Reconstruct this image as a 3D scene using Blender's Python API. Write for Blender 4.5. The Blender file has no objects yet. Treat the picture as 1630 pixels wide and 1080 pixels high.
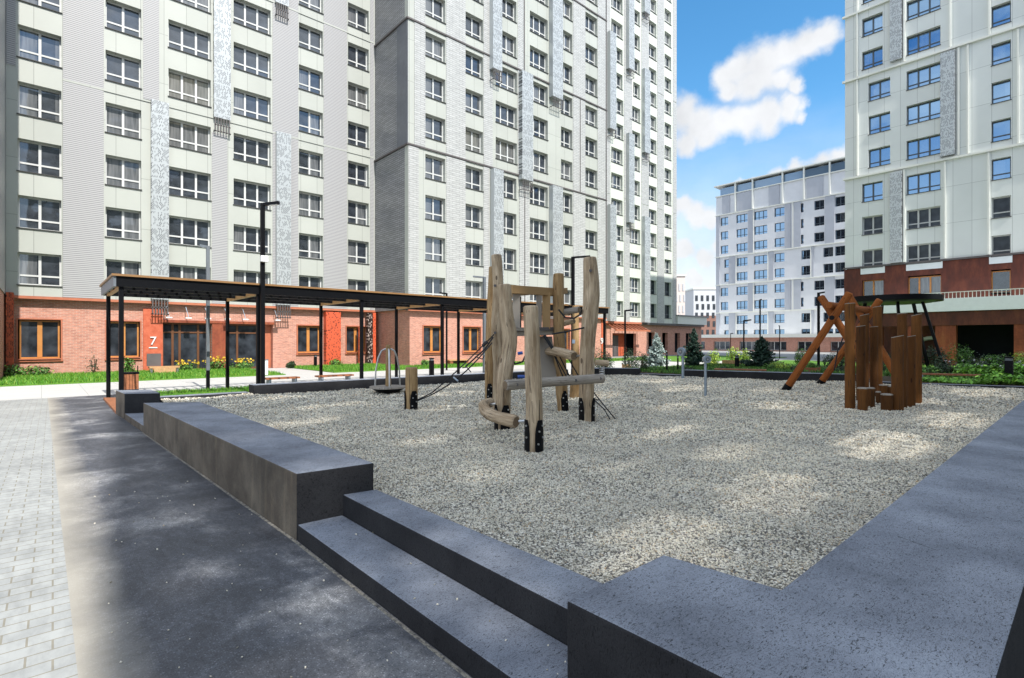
import bpy, math, random
import numpy as np
from mathutils import Vector, Matrix, noise as mnoise
R = math.radians
sc = bpy.context.scene
# ------------------------------------------------------------------ camera
TH = math.atan(749/836)          # heading, clockwise from +Y
HC = 1.85
cd = bpy.data.cameras.new("camera"); cam = bpy.data.objects.new("camera", cd)
sc.collection.objects.link(cam); sc.camera = cam
cam.location = (0, 0, HC); cam.rotation_euler = (R(90), 0, -TH)
cd.sensor_width = 36; cd.lens = 836/1630*36; cd.shift_y = 3/1630
cd.clip_start = .05; cd.clip_end = 2000
# ------------------------------------------------------------------ light
SUN_EL = R(47.5); SUN_DX = .086                 # rays travel towards +Y and a little towards +X
sd = Vector((-SUN_DX, -1, 0)).normalized()*math.cos(SUN_EL) + Vector((0, 0, math.sin(SUN_EL)))
sl = bpy.data.lights.new("sun", 'SUN'); sun = bpy.data.objects.new("sun", sl); sc.collection.objects.link(sun)
sl.energy = 2.6; sl.angle = R(.53); sl.color = (1, .955, .89)
sun.rotation_euler = sd.to_track_quat('Z', 'Y').to_euler(); sun.location = (0, -10, 60)
w = bpy.data.worlds.new("World"); sc.world = w; w.use_nodes = True
wn = w.node_tree.nodes; wl = w.node_tree.links; wn.clear()
SKY_STRENGTH = .15
def wmath(op, a, b=None, c=None):
    n = wn.new('ShaderNodeMath'); n.operation = op
    for i, v in enumerate((a, b, c)):
        if v is None: continue
        if isinstance(v, (int, float)): n.inputs[i].default_value = v
        else: wl.new(v, n.inputs[i])
    return n.outputs[0]
sky = wn.new('ShaderNodeTexSky'); sky.sky_type = 'NISHITA'; sky.sun_disc = False
sky.sun_elevation = SUN_EL; sky.sun_rotation = math.atan2(sd.x, sd.y)
sky.air_density = 1.0; sky.dust_density = .35; sky.ozone_density = 2.0; sky.altitude = 150
hs = wn.new('ShaderNodeHueSaturation'); hs.inputs['Saturation'].default_value = 1.28; hs.inputs['Hue'].default_value = .490; hs.inputs['Value'].default_value = .72; wl.new(sky.outputs[0], hs.inputs['Color'])
tc = wn.new('ShaderNodeTexCoord')
nrm = wn.new('ShaderNodeVectorMath'); nrm.operation = 'NORMALIZE'; wl.new(tc.outputs['Generated'], nrm.inputs[0])
nz = wn.new('ShaderNodeTexNoise'); nz.inputs['Scale'].default_value = 9; nz.inputs['Detail'].default_value = 8; nz.inputs['Roughness'].default_value = .56
wl.new(nrm.outputs[0], nz.inputs['Vector'])
dsub = wn.new('ShaderNodeVectorMath'); dsub.operation = 'SUBTRACT'; wl.new(nz.outputs['Color'], dsub.inputs[0]); dsub.inputs[1].default_value = (.5, .5, .5)
dsc = wn.new('ShaderNodeVectorMath'); dsc.operation = 'SCALE'; wl.new(dsub.outputs[0], dsc.inputs[0]); dsc.inputs['Scale'].default_value = .085
dad = wn.new('ShaderNodeVectorMath'); dad.operation = 'ADD'; wl.new(nrm.outputs[0], dad.inputs[0]); wl.new(dsc.outputs[0], dad.inputs[1])
FW = Vector((math.sin(TH), math.cos(TH), 0)); RT = Vector((math.cos(TH), -math.sin(TH), 0))
def sky_dir(px, py): return (FW + RT*((px-815)/836) + Vector((0, 0, 1))*((543-py)/836)).normalized()
# cumulus lobes as fixed directions in the sky: (x, y, radius, strength)
lob = [(1306,62,26),(1280,72,30),(1248,90,34),(1215,100,34),(1182,104,32),(1153,118,26),(1165,140,26),(1200,135,34),(1235,138,26),(1258,150,14),
       (1080,180,34),(1110,195,36),(1145,205,36),(1180,200,34),(1215,195,32),(1250,180,24),(1275,178,18),(1090,225,26),(1125,222,24),
       (1345,255,26),(1310,262,26),(1275,268,24),(1240,276,22),(1205,290,18),(1170,304,18),(1330,300,40),(1260,310,36),(1380,240,30),
       (1110,345,30),(1085,330,24),(1135,340,24),(1090,400,30),(1128,405,30),(1110,445,24),(1160,380,30)]
fld = None
for (x, y, r) in lob:
    c = sky_dir(x, y); rr = r/836*(FW.dot(c))*1.16
    di = wn.new('ShaderNodeVectorMath'); di.operation = 'DISTANCE'; wl.new(dad.outputs[0], di.inputs[0]); di.inputs[1].default_value = c
    k = wmath('MULTIPLY', di.outputs['Value'], -1/rr); k = wmath('ADD', k, 1.0)
    if fld is None: fld = k
    else:
        n = wn.new('ShaderNodeMath'); n.operation = 'SMOOTH_MAX'; wl.new(fld, n.inputs[0]); wl.new(k, n.inputs[1]); n.inputs[2].default_value = .35; fld = n.outputs[0]
mr = wn.new('ShaderNodeMapRange'); mr.interpolation_type = 'SMOOTHSTEP'; wl.new(fld, mr.inputs[0])
mr.inputs[1].default_value = -.02; mr.inputs[2].default_value = .62; mr.inputs[4].default_value = .98
# unseen clouds added over the rest of the dome as fill light
nz2 = wn.new('ShaderNodeTexNoise'); nz2.inputs['Scale'].default_value = 3.1; nz2.inputs['Detail'].default_value = 9; nz2.inputs['Roughness'].default_value = .6
mp = wn.new('ShaderNodeMapping'); mp.inputs['Scale'].default_value = (1, 1, 2.6); wl.new(nrm.outputs[0], mp.inputs[0]); wl.new(mp.outputs[0], nz2.inputs['Vector'])
mr2 = wn.new('ShaderNodeMapRange'); mr2.interpolation_type = 'SMOOTHSTEP'; wl.new(nz2.outputs[0], mr2.inputs[0]); mr2.inputs[1].default_value = .36; mr2.inputs[2].default_value = .58; mr2.inputs[4].default_value = .9
# they stay out of view, away from the open blue patch, to brighten the shade
vd = wn.new('ShaderNodeVectorMath'); vd.operation = 'DOT_PRODUCT'; wl.new(nrm.outputs[0], vd.inputs[0]); vd.inputs[1].default_value = (FW*.9+RT*.42).normalized()
mr3 = wn.new('ShaderNodeMapRange'); mr3.interpolation_type = 'SMOOTHSTEP'; wl.new(vd.outputs['Value'], mr3.inputs[0]); mr3.inputs[1].default_value = .72; mr3.inputs[2].default_value = .45
sz = wn.new('ShaderNodeSeparateXYZ'); wl.new(nrm.outputs[0], sz.inputs[0])
hz = wn.new('ShaderNodeMapRange'); hz.interpolation_type = 'SMOOTHSTEP'; wl.new(wmath('ADD', sz.outputs[2], wmath('MULTIPLY', nz2.outputs[0], .18)), hz.inputs[0]); hz.inputs[1].default_value = .50; hz.inputs[2].default_value = .16; hz.inputs[4].default_value = .85
cm = wmath('MAXIMUM', wmath('MAXIMUM', mr.outputs[0], hz.outputs[0]), wmath('MULTIPLY', mr2.outputs[0], mr3.outputs[0]))
cs = wn.new('ShaderNodeMapRange'); wl.new(nz.outputs[0], cs.inputs[0]); cs.inputs[1].default_value = .3; cs.inputs[2].default_value = .6; cs.inputs[3].default_value = .80; cs.inputs[4].default_value = 1.0
CLOUD = 2.9
cc = wn.new('ShaderNodeCombineColor')
csb = wmath('MULTIPLY', cs.outputs[0], wmath('ADD', 1.0, wmath('MULTIPLY', mr3.outputs[0], .55)))   # added out-of-view cloud boosted for more fill light
for i, v in enumerate((.98, .995, 1.02)): wl.new(wmath('MULTIPLY', csb, v*CLOUD), cc.inputs[i])
mx = wn.new('ShaderNodeMix'); mx.data_type = 'RGBA'; wl.new(cm, mx.inputs[0]); wl.new(hs.outputs[0], mx.inputs[6]); wl.new(cc.outputs[0], mx.inputs[7])
bg = wn.new('ShaderNodeBackground'); bg.inputs[1].default_value = SKY_STRENGTH; wl.new(mx.outputs[2], bg.inputs[0])
wo = wn.new('ShaderNodeOutputWorld'); wl.new(bg.outputs[0], wo.inputs[0])
sc.view_settings.view_transform = 'Standard'; sc.view_settings.look = 'None'; sc.view_settings.gamma = 1
sc.view_settings.exposure = 1.22
sc.render.engine = 'CYCLES'
try:
    sc.cycles.max_bounces = 6; sc.cycles.diffuse_bounces = 3; sc.cycles.glossy_bounces = 3; sc.cycles.transparent_max_bounces = 6
    sc.cycles.caustics_reflective = False; sc.cycles.caustics_refractive = False
except Exception: pass

# ------------------------------------------------------------------ helpers
s_, c_ = math.sin(TH), math.cos(TH)
def P(px, py, X=None, Y=None, Z=None):
    "real point seen at a place in the survey photograph, on a known plane"
    r = (px-815)/836; u = (543-py)/836; dx = s_+r*c_; dy = c_-r*s_
    t = (Z-HC)/u if Z is not None else (X/dx if X is not None else Y/dy)
    return Vector((t*dx, t*dy, HC+t*u))
def PD(px, py, d):
    r = (px-815)/836; u = (543-py)/836
    return Vector((d*(s_+r*c_), d*(c_-r*s_), HC+d*u))
def dep(p): return p[0]*s_+p[1]*c_
MATS = {}
class N:
    "small node-tree builder"
    def __init__(s, name):
        s.m = bpy.data.materials.new(name); s.m.use_nodes = True; s.t = s.m.node_tree; s.n = s.t.nodes; s.l = s.t.links; s.n.clear()
        s.out = s.n.new('ShaderNodeOutputMaterial'); s.b = s.n.new('ShaderNodeBsdfPrincipled'); s.l.new(s.b.outputs[0], s.out.inputs[0])
        MATS[name] = s.m
    def set(s, inp, v, node=None):
        i = (node or s.b).inputs[inp]
        if hasattr(v, 'is_output'): s.l.new(v, i)
        else:
            if isinstance(v, tuple) and len(v) == 3 and i.type == 'RGBA': v = v+(1,)
            i.default_value = v
        return s
    def tex(s, kind='Object'): return s.n.new('ShaderNodeTexCoord').outputs[kind]
    def map(s, v, scale=(1,1,1), loc=(0,0,0), rot=(0,0,0)):
        n = s.n.new('ShaderNodeMapping'); s.l.new(v, n.inputs[0]); n.inputs['Scale'].default_value = scale; n.inputs['Location'].default_value = loc; n.inputs['Rotation'].default_value = rot
        return n.outputs[0]
    def swz(s, v, order):
        a = s.n.new('ShaderNodeSeparateXYZ'); s.l.new(v, a.inputs[0]); b = s.n.new('ShaderNodeCombineXYZ')
        for i, k in enumerate(order):
            if k is not None: s.l.new(a.outputs[k], b.inputs[i])
        return b.outputs[0]
    def noise(s, v, scale, detail=4, rough=.5, col=False, dist=0):
        n = s.n.new('ShaderNodeTexNoise'); s.l.new(v, n.inputs['Vector']); n.inputs['Scale'].default_value = scale; n.inputs['Detail'].default_value = detail; n.inputs['Roughness'].default_value = rough; n.inputs['Distortion'].default_value = dist
        return n.outputs['Color' if col else 0]
    def vor(s, v, scale, feat='F1', out='Distance'):
        n = s.n.new('ShaderNodeTexVoronoi'); s.l.new(v, n.inputs['Vector']); n.inputs['Scale'].default_value = scale; n.feature = feat
        return n.outputs[out]
    def brick(s, v, w, h, mortar=.01, off=.5, c1=(1,1,1), c2=(.8,.8,.8), cm=(0,0,0), smooth=.1):
        n = s.n.new('ShaderNodeTexBrick'); s.l.new(v, n.inputs['Vector']); n.offset = off; n.inputs['Scale'].default_value = 1
        n.inputs['Brick Width'].default_value = w; n.inputs['Row Height'].default_value = h; n.inputs['Mortar Size'].default_value = mortar; n.inputs['Mortar Smooth'].default_value = smooth
        n.inputs['Color1'].default_value = c1+(1,); n.inputs['Color2'].default_value = c2+(1,); n.inputs['Mortar'].default_value = cm+(1,)
        return n
    def ramp(s, v, stops):
        n = s.n.new('ShaderNodeValToRGB'); s.l.new(v, n.inputs[0]); e = n.color_ramp.elements
        while len(e) < len(stops): e.new(.5)
        for i, (p, c) in enumerate(stops):
            e[i].position = p; e[i].color = (c+(1,)) if isinstance(c, tuple) else (c, c, c, 1)
        return n.outputs[0]
    def mix(s, f, a, b, mode='MIX'):
        n = s.n.new('ShaderNodeMix'); n.data_type = 'RGBA'; n.blend_type = mode
        for i, v in ((0, f), (6, a), (7, b)):
            if hasattr(v, 'is_output'): s.l.new(v, n.inputs[i])
            else: n.inputs[i].default_value = v if i == 0 else (v+(1,) if len(v) == 3 else v)
        return n.outputs[2]
    def math(s, op, a, b=0, c=0):
        n = s.n.new('ShaderNodeMath'); n.operation = op
        for i, v in enumerate((a, b, c)):
            if hasattr(v, 'is_output'): s.l.new(v, n.inputs[i])
            else: n.inputs[i].default_value = v
        return n.outputs[0]
    def bump(s, h, strength=.5, dist=.02, prev=None):
        n = s.n.new('ShaderNodeBump'); n.inputs['Strength'].default_value = strength; n.inputs['Distance'].default_value = dist; s.l.new(h, n.inputs['Height'])
        if prev is not None: s.l.new(prev, n.inputs['Normal'])
        s.l.new(n.outputs[0], s.b.inputs['Normal']); return n.outputs[0]
    def rnd(s): return s.n.new('ShaderNodeObjectInfo').outputs['Random']

def plain(name, col, rough=.6, metal=0, var=.12, scale=3):
    m = N(name)
    if max(col) < .1: m.b.inputs['Specular IOR Level'].default_value = .12
    v = m.tex(); n = m.noise(v, scale, 6, .6)
    lo = tuple(x*(1-var) for x in col); hi = tuple(min(1, x*(1+var)) for x in col)
    m.set('Base Color', m.ramp(n, [(.3, lo), (.7, hi)])); m.set('Roughness', rough); m.set('Metallic', metal)
    return m.m
m = N('panel_white'); v = m.swz(m.tex(), (0, 2, None)); b = m.brick(m.map(v, loc=(.3, .45, 0)), 1.15, 2.94, .012, 0, (.62, .65, .59), (.60, .63, .57), (.4, .4, .38)); m.set('Base Color', b.outputs[0]); m.set('Roughness', .45)
# facade claddings, one per wall direction (0: along X, 1: along Y)
for ax in (0, 1):
    sw = (ax, 2, None)
    m = N('panel_%d' % ax); v = m.swz(m.tex(), sw)
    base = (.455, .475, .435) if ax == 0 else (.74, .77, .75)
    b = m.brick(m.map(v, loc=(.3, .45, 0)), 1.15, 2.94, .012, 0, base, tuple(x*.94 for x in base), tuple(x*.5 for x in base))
    n = m.noise(m.tex(), .35, 5); m.set('Base Color', m.mix(.5, b.outputs[0], m.ramp(n, [(.3, .82), (.7, 1.0)]), 'MULTIPLY')); m.set('Roughness', .45)
    m.bump(b.outputs['Fac'], -.4, .01)
    m = N('ribbed_%d' % ax); v = m.swz(m.tex(), sw)
    b = m.brick(v, 400, .105, .020, 0, (.40, .40, .405), (.40, .40, .405), (.15, .15, .155), .5)
    m.set('Base Color', b.outputs[0]); m.set('Roughness', .5); m.bump(b.outputs['Fac'], -.8, .03)
    m = N('scaled_%d' % ax); v = m.swz(m.tex(), sw)
    b = m.brick(v, .62, .15, .028, .5, (.50, .51, .50), (.45, .46, .45), (.26, .26, .26), .9)
    w_ = m.noise(m.map(v, (1.6, 6.6, 1)), 1, 2)
    m.set('Base Color', m.mix(.6, b.outputs[0], m.ramp(w_, [(.35, .72), (.6, 1.0)]), 'MULTIPLY')); m.set('Roughness', .4); m.bump(b.outputs['Fac'], -1.0, .05)
    m = N('brick_%d' % ax); v = m.swz(m.tex(), sw)
    b = m.brick(v, .26, .085, .012, .5, (.58, .25, .175), (.40, .15, .10), (.52, .38, .31))
    n = m.noise(v, 2.2, 5, .7); n2 = m.noise(m.map(v, (4, 11.5, 1)), 1, 2)
    c = m.mix(.55, b.outputs[0], m.ramp(n2, [(.3, (.52, .55, .62)), (.6, (1.2, 1.12, 1.05))]), 'MULTIPLY')
    m.set('Base Color', m.mix(.25, c, m.ramp(n, [(.3, (.66, .40, .33)), (.7, (.40, .16, .11))]))); m.set('Roughness', .8); m.bump(b.outputs['Fac'], -.4, .012)
    m = N('perforated_%d' % ax); v = m.swz(m.tex(), sw)
    def slots(m, v):
        bb = m.brick(m.map(m.swz(v, (1, 0, None)), loc=(.05, .02, 0)), .13, .055, .014, .5, (1, 1, 1), (0, 0, 0)); k = m.math('GREATER_THAN', m.math('MULTIPLY', bb.outputs[0], m.math('SUBTRACT', 1, bb.outputs['Fac'])), .42)
        b2 = m.brick(v, 20, .95, .05, 0); k = m.math('MULTIPLY', k, m.math('LESS_THAN', b2.outputs['Fac'], .5)); return k
    m.set('Base Color', m.mix(slots(m, v), (.46, .49, .50), (.10, .105, .115))); m.set('Roughness', .35); m.set('Metallic', .25)
    m = N('rust_perforated_%d' % ax); v = m.swz(m.tex(), sw)
    m.set('Base Color', m.mix(slots(m, v), m.ramp(m.noise(v, 4, 6), [(.3, (.36, .06, .02)), (.7, (.55, .12, .05))]), (.012, .006, .004))); m.set('Roughness', .6)
m = N('end_screen'); v = m.swz(m.tex(), (0, 2, None)); m.set('Base Color', m.mix(m.math('LESS_THAN', m.vor(m.map(v, (13, 6, 1)), 1), .36), (.02, .012, .01), (.5, .4, .36))); m.set('Roughness', .5)
m = N('corten'); v = m.tex(); n = m.noise(m.map(v, (2.4, 2.4, .5)), 1.2, 9, .68); n2 = m.noise(v, 6, 8, .7)
m.set('Base Color', m.mix(.45, m.ramp(n, [(.28, (.10, .022, .010)), (.5, (.24, .05, .018)), (.72, (.42, .13, .045))]), m.ramp(n2, [(.3, (.12, .03, .015)), (.7, (.38, .085, .04))]))); m.set('Roughness', .75); m.bump(n2, .3, .02)
m = N('red_panel'); v = m.tex(); n = m.noise(v, 3.5, 8, .7)
m.set('Base Color', m.ramp(n, [(.3, (.42, .07, .025)), (.7, (.62, .16, .08))])); m.set('Roughness', .6)
m = N('red_perforated'); v = m.swz(m.tex(), (0, 2, None)); k = m.math('LESS_THAN', m.vor(m.map(v, (9, 6, 1)), 1), .33)
m.set('Base Color', m.mix(k, (.60, .10, .04), (.17, .03, .015))); m.set('Roughness', .5)
plain('white_frame', (.56, .57, .56), .4, var=.05); plain('grey_frame', (.07, .09, .11), .4); plain('sill_metal', (.07, .07, .07), .5)
plain('amber_frame', (.52, .22, .055), .5); plain('flashing', (.45, .15, .08), .5); plain('trim_dark', (.10, .09, .09), .6)
plain('trim_pale', (.74, .75, .70), .5, var=.04); plain('core', (.012, .014, .018), .9); plain('roofing', (.3, .3, .31), .9); plain('metal_panel', (.12, .13, .15), .4); mm = N('mortar'); mm.set('Base Color', mm.ramp(mm.noise(mm.tex(), 22, 6, .8), [(.40, (.06, .06, .065)), (.58, (.36, .33, .27))])); mm.set('Roughness', .9)
plain('black_paint', (.005, .0055, .007), .45); plain('gold_edge', (.26, .14, .055), .45); plain('slat_wood', (.70, .52, .30), .6)
plain('steel', (.55, .56, .57), .3, .85); plain('galvanised', (.30, .36, .42), .45, .5); plain('white_plastic', (.75, .75, .75), .4)
plain('lamp_grey', (.14, .16, .18), .45); plain('bench_wood', (.30, .11, .045), .6, var=.3, scale=9); plain('blond_wood', (.50, .30, .14), .6, var=.2, scale=9)
plain('rope', (.03, .032, .036), .8); plain('soil', (.06, .045, .03), .95, var=.4, scale=14); plain('blue_plastic', (.02, .09, .40), .4)


plain('flower_yellow', (.80, .55, .04), .6); plain('flower_white', (.75, .72, .78), .6)

for nm_, cl_ in (('dark_green_needles', (.040, .095, .065)), ('blue_needles', (.52, .64, .60)), ('leaf_mid', (.085, .22, .030)), ('leaf_lime', (.33, .50, .06)), ('leaf_dark', (.020, .055, .016)), ('leaf_hosta', (.17, .42, .04))):
    m = N(nm_); g = m.n.new('ShaderNodeNewGeometry')
    m.set('Base Color', m.ramp(g.outputs['Random Per Island'], [(0, tuple(x*.25 for x in cl_)), (.45, tuple(x*.75 for x in cl_)), (.85, tuple(min(1, x*1.2) for x in cl_)), (1, (min(1, cl_[0]*2.4+.02), min(1, cl_[1]*1.7), cl_[2]*1.6))])); m.set('Roughness', .55)
plain('brown_frame', (.13, .05, .018), .5); plain('bark', (.09, .06, .04), .9); plain('far_pink', (.66, .58, .54), .8, var=.04); plain('far_white', (.52, .53, .55), .7, var=.03); plain('far_brown', (.24, .13, .10), .8)
plain('grey_clad', (.42, .44, .49), .5, var=.05, scale=1); plain('pale_clad', (.68, .69, .72), .5, var=.04, scale=1); plain('blue_clad', (.16, .22, .30), .4, var=.1, scale=1)
plain('balcony_white', (.74, .78, .80), .5, var=.04); plain('poster', (.45, .43, .46), .5, var=.6, scale=5)
m = N('rust_dark'); v = m.tex(); n = m.noise(m.map(v, (1.5, 1.5, .5)), 1.2, 9, .68); m.set('Base Color', m.ramp(n, [(.28, (.045, .012, .008)), (.5, (.10, .022, .012)), (.72, (.19, .050, .022))])); m.set('Roughness', .7)
m = N('scaled_shaded'); v = m.swz(m.tex(), (1, 2, None)); b = m.brick(v, .62, .15, .03, .5, (.28, .285, .30), (.20, .205, .215), (.06, .06, .065), .9)  # return wall cladding darkened: its grazing shade put into the colour
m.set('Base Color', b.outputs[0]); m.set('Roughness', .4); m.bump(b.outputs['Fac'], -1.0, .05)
m = N('glass_band'); m.set('Base Color', (.22, .32, .44)); m.set('Roughness', .1); m.set('Metallic', .4)
# window glass: reflective, dark rooms with pale curtains behind some of it
def glass(name, refl, tint, cur=.35, fk=1.0):
    m = N(name); rn = m.rnd(); v = m.tex()
    cur_n = m.noise(m.map(v, (9, 1, .8)), 1, 3)
    curt = m.ramp(cur_n, [(.3, (.06, .065, .07)), (.7, (.16, .165, .17))])
    big = m.n.new('ShaderNodeTexWhiteNoise'); big.noise_dimensions = '2D'
    sp = m.n.new('ShaderNodeSeparateXYZ'); m.l.new(v, sp.inputs[0]); cb = m.n.new('ShaderNodeCombineXYZ')
    m.l.new(m.math('FLOOR', m.math('MULTIPLY', sp.outputs[0], 1.35)), cb.inputs[0]); m.l.new(rn, cb.inputs[1]); m.l.new(cb.outputs[0], big.inputs['Vector'])
    k = m.math('LESS_THAN', big.outputs['Value'], cur)
    base = m.mix(k, m.ramp(m.noise(v, 1.7, 5), [(.35, (.006, .008, .012)), (.75, (.05, .06, .075))]), curt)
    m.set('Base Color', base); m.set('Roughness', .5); m.b.inputs['Specular IOR Level'].default_value = .2
    gl = m.n.new('ShaderNodeBsdfGlossy'); gl.inputs['Roughness'].default_value = .02; gl.inputs['Color'].default_value = tint+(1,)
    wob = m.n.new('ShaderNodeBump'); wob.inputs['Strength'].default_value = .04; wob.inputs['Distance'].default_value = .05; m.l.new(m.noise(v, 1.3, 1), wob.inputs['Height']); m.l.new(wob.outputs[0], gl.inputs['Normal'])
    fr = m.n.new('ShaderNodeFresnel'); fr.inputs[0].default_value = 1.5
    f = m.math('MINIMUM', m.math('ADD', m.math('MULTIPLY', fr.outputs[0], fk), refl), 1.0)
    ms = m.n.new('ShaderNodeMixShader'); m.l.new(f, ms.inputs[0]); m.l.new(m.b.outputs[0], ms.inputs[1]); m.l.new(gl.outputs[0], ms.inputs[2]); m.l.new(ms.outputs[0], m.out.inputs[0])
glass('glass', .07, (.80, .90, 1.0), .28, .8); glass('glass_blue', .42, (.42, .68, 1.0), .12); glass('glass_olive_reflection', .05, (.9, .8, .5), 1.0); glass('glass_dark', .01, (.8, .9, 1), .0, .35)  # olive tint paints a brown-olive reflection into chosen panes
# ground materials
m = N('paver'); v = m.map(m.swz(m.tex(), (0, 1, None)), rot=(0, 0, .012)); b = m.brick(v, .24, .135, .006, .5, (.41, .42, .405), (.36, .37, .36), (.27, .25, .20))
b.inputs['Bias'].default_value = 0
n = m.noise(m.tex(), .8, 6, .6); n4 = m.noise(m.map(m.tex(), (1, .35, 1)), 9, 6, .7); c = m.mix(.7, b.outputs[0], m.ramp(n, [(.3, .68), (.7, 1.0)]), 'MULTIPLY'); c = m.mix(.5, c, m.ramp(n4, [(.35, .62), (.6, 1.05)]), 'MULTIPLY'); m.set('Base Color', c); m.set('Roughness', .75); m.bump(b.outputs['Fac'], -.5, .01)
m = N('asphalt'); v = m.tex(); n = m.noise(v, .9, 8, .62, dist=.4); n2 = m.mix(.45, m.noise(v, 150, 3, .7), m.noise(v, 34, 6, .75, dist=1.0)); n3 = m.noise(m.map(v, (1, .5, 1), rot=(0, 0, .5)), 5.5, 9, .74, dist=1.6)
c = m.ramp(n, [(.34, (.040, .044, .053)), (.51, (.070, .075, .088)), (.60, (.17, .172, .18)), (.70, (.32, .315, .31))])
c = m.mix(.55, c, m.ramp(n3, [(.34, (.45, .45, .46)), (.66, (1.6, 1.6, 1.6))]), 'MULTIPLY')
sk = m.vor(v, 75); skc = m.vor(v, 75, 'F1', 'Color'); c = m.mix(m.math('MULTIPLY', m.math('LESS_THAN', sk, .42), .55), c, m.mix(1.0, c, m.ramp(m.swz(skc, (0, 0, 0)), [(.0, (.2, .2, .2)), (.6, (1, 1, 1)), (1, (3.2, 3.1, 3.0))]), 'MULTIPLY')); c = m.mix(.8, c, m.ramp(n2, [(.38, (.45, .45, .45)), (.64, (1.7, 1.7, 1.7))]), 'MULTIPLY')
# pale dust along the joint with the pavers
sp = m.n.new('ShaderNodeSeparateXYZ'); m.l.new(v, sp.inputs[0]); e = m.n.new('ShaderNodeMapRange'); m.l.new(m.math('ADD', sp.outputs[0], m.math('MULTIPLY', n, -.5)), e.inputs[0]); e.inputs[1].default_value = .28; e.inputs[2].default_value = -.1
c = m.mix(m.math('MULTIPLY', e.outputs[0], .8), c, (.40, .37, .31)); m.set('Base Color', c); m.set('Roughness', .62); m.bump(n2, .55, .006)
m = N('path_concrete'); v = m.swz(m.tex(), (0, 1, None)); b = m.brick(v, 1.2, .6, .008, 0, (.52, .51, .48), (.48, .47, .45), (.3, .3, .28)); m.set('Base Color', b.outputs[0]); m.set('Roughness', .8)
plain('ground', (.30, .30, .29), .9, var=.1, scale=.3)
def concrete(name, lo, hi, speck=.6, streak=0, str_dir=None):
    m = N(name); v = m.tex(); n = m.noise(v, 1.4, 8, .6); fine = m.noise(m.map(v, (1, 2.4, 1), rot=(0, 0, .7)), 30, 5, .72, dist=2.0); f2 = m.noise(v, 120, 2)
    c = m.ramp(n, [(.3, lo), (.7, hi)])
    pit = m.mix(.75, m.ramp(fine, [(.39, (.10, .10, .10)), (.45, (1, 1, 1))]), m.ramp(m.noise(m.map(v, (1, 3.5, 1), rot=(0, 0, -.5)), 42, 4, .6, dist=3.0), [(.38, (.25, .25, .25)), (.43, (1, 1, 1))]), 'MULTIPLY')
    c = m.mix(speck, c, pit, 'MULTIPLY'); c = m.mix(.3, c, m.ramp(f2, [(.3, .5), (.7, 1.3)]), 'MULTIPLY')
    if streak:
        st = m.noise(m.map(v, (1.0, 1.0, .9)), 2.1, 9, .62, dist=.3); c = m.mix(streak, c, m.ramp(st, [(.35, (.62, .56, .50)), (.62, (1.3, 1.27, 1.2))]), 'MULTIPLY'); st2 = m.noise(m.map(v, (5, 5, .4)), 1.3, 4, .5); c = m.mix(streak*.45, c, m.ramp(st2, [(.58, (1, 1, 1)), (.68, (1.9, 1.85, 1.7))]), 'MULTIPLY')
    crk = m.vor(m.map(v, (1, 1, 1)), .9, 'DISTANCE_TO_EDGE'); ck = m.math('MULTIPLY', m.math('LESS_THAN', m.math('ADD', crk, m.math('MULTIPLY', fine, .01)), .0075), m.math('GREATER_THAN', m.noise(v, .8, 2), .68))
    c = m.mix(m.math('MULTIPLY', ck, .7), c, (.02, .02, .02))
    m.set('Base Color', c); m.set('Roughness', .8); m.b.inputs['Specular IOR Level'].default_value = .5 if hi[0] > .1 else .12; nb = m.bump(fine, .6, .006); m.bump(f2, .3, .003, nb); return m.m
concrete('concrete_top', (.135, .15, .185), (.33, .36, .42), .95); concrete('concrete_side', (.055, .047, .038), (.155, .132, .105), .5, .85); concrete('concrete_shaded', (.022, .022, .025), (.045, .045, .048), .6)  # near-black fronts against lighter tops: face shading put into the concrete colour
m = N('gravel_bed'); v = m.tex(); c1 = m.vor(v, 42, 'F1', 'Color'); dd = m.vor(v, 42)
c = m.ramp(m.swz(c1, (0, 0, 0)), [(0, (.18, .165, .13)), (.5, (.52, .485, .40)), (1, (.84, .80, .69))])
m.set('Base Color', m.mix(m.math('GREATER_THAN', dd, .55), c, (.12, .11, .10))); m.set('Roughness', .85); m.bump(dd, -1, .02)
m = N('pebble'); v = m.tex(); g = m.n.new('ShaderNodeNewGeometry')
c = m.ramp(g.outputs['Random Per Island'], [(0, (.16, .15, .12)), (.15, (.42, .40, .34)), (.35, (.78, .735, .62)), (.85, (.92, .88, .79)), (1, (.58, .42, .25))])
big = m.noise(m.tex(), .9, 5, .6); c = m.mix(.75, c, m.ramp(big, [(.35, (.78, .77, .74)), (.62, (1.10, 1.06, .98))]), 'MULTIPLY')
m.set('Base Color', c); m.set('Roughness', .8); m.b.inputs['Specular IOR Level'].default_value = .3
m = N('lawn'); v = m.tex(); n = m.noise(v, 1.1, 6); n2 = m.noise(v, 30, 3)
m.set('Base Color', m.mix(.5, m.ramp(n, [(.3, (.06, .19, .010)), (.7, (.12, .28, .02))]), m.ramp(n2, [(.3, (.03, .10, .008)), (.7, (.18, .34, .03))]))); m.set('Roughness', .9); m.bump(n2, .8, .05)
m = N('grass_blade'); g = m.n.new('ShaderNodeNewGeometry'); m.set('Base Color', m.ramp(g.outputs['Random Per Island'], [(0, (.03, .13, .008)), (.6, (.10, .30, .015)), (1, (.24, .36, .04))])); m.set('Roughness', .6)
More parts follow.
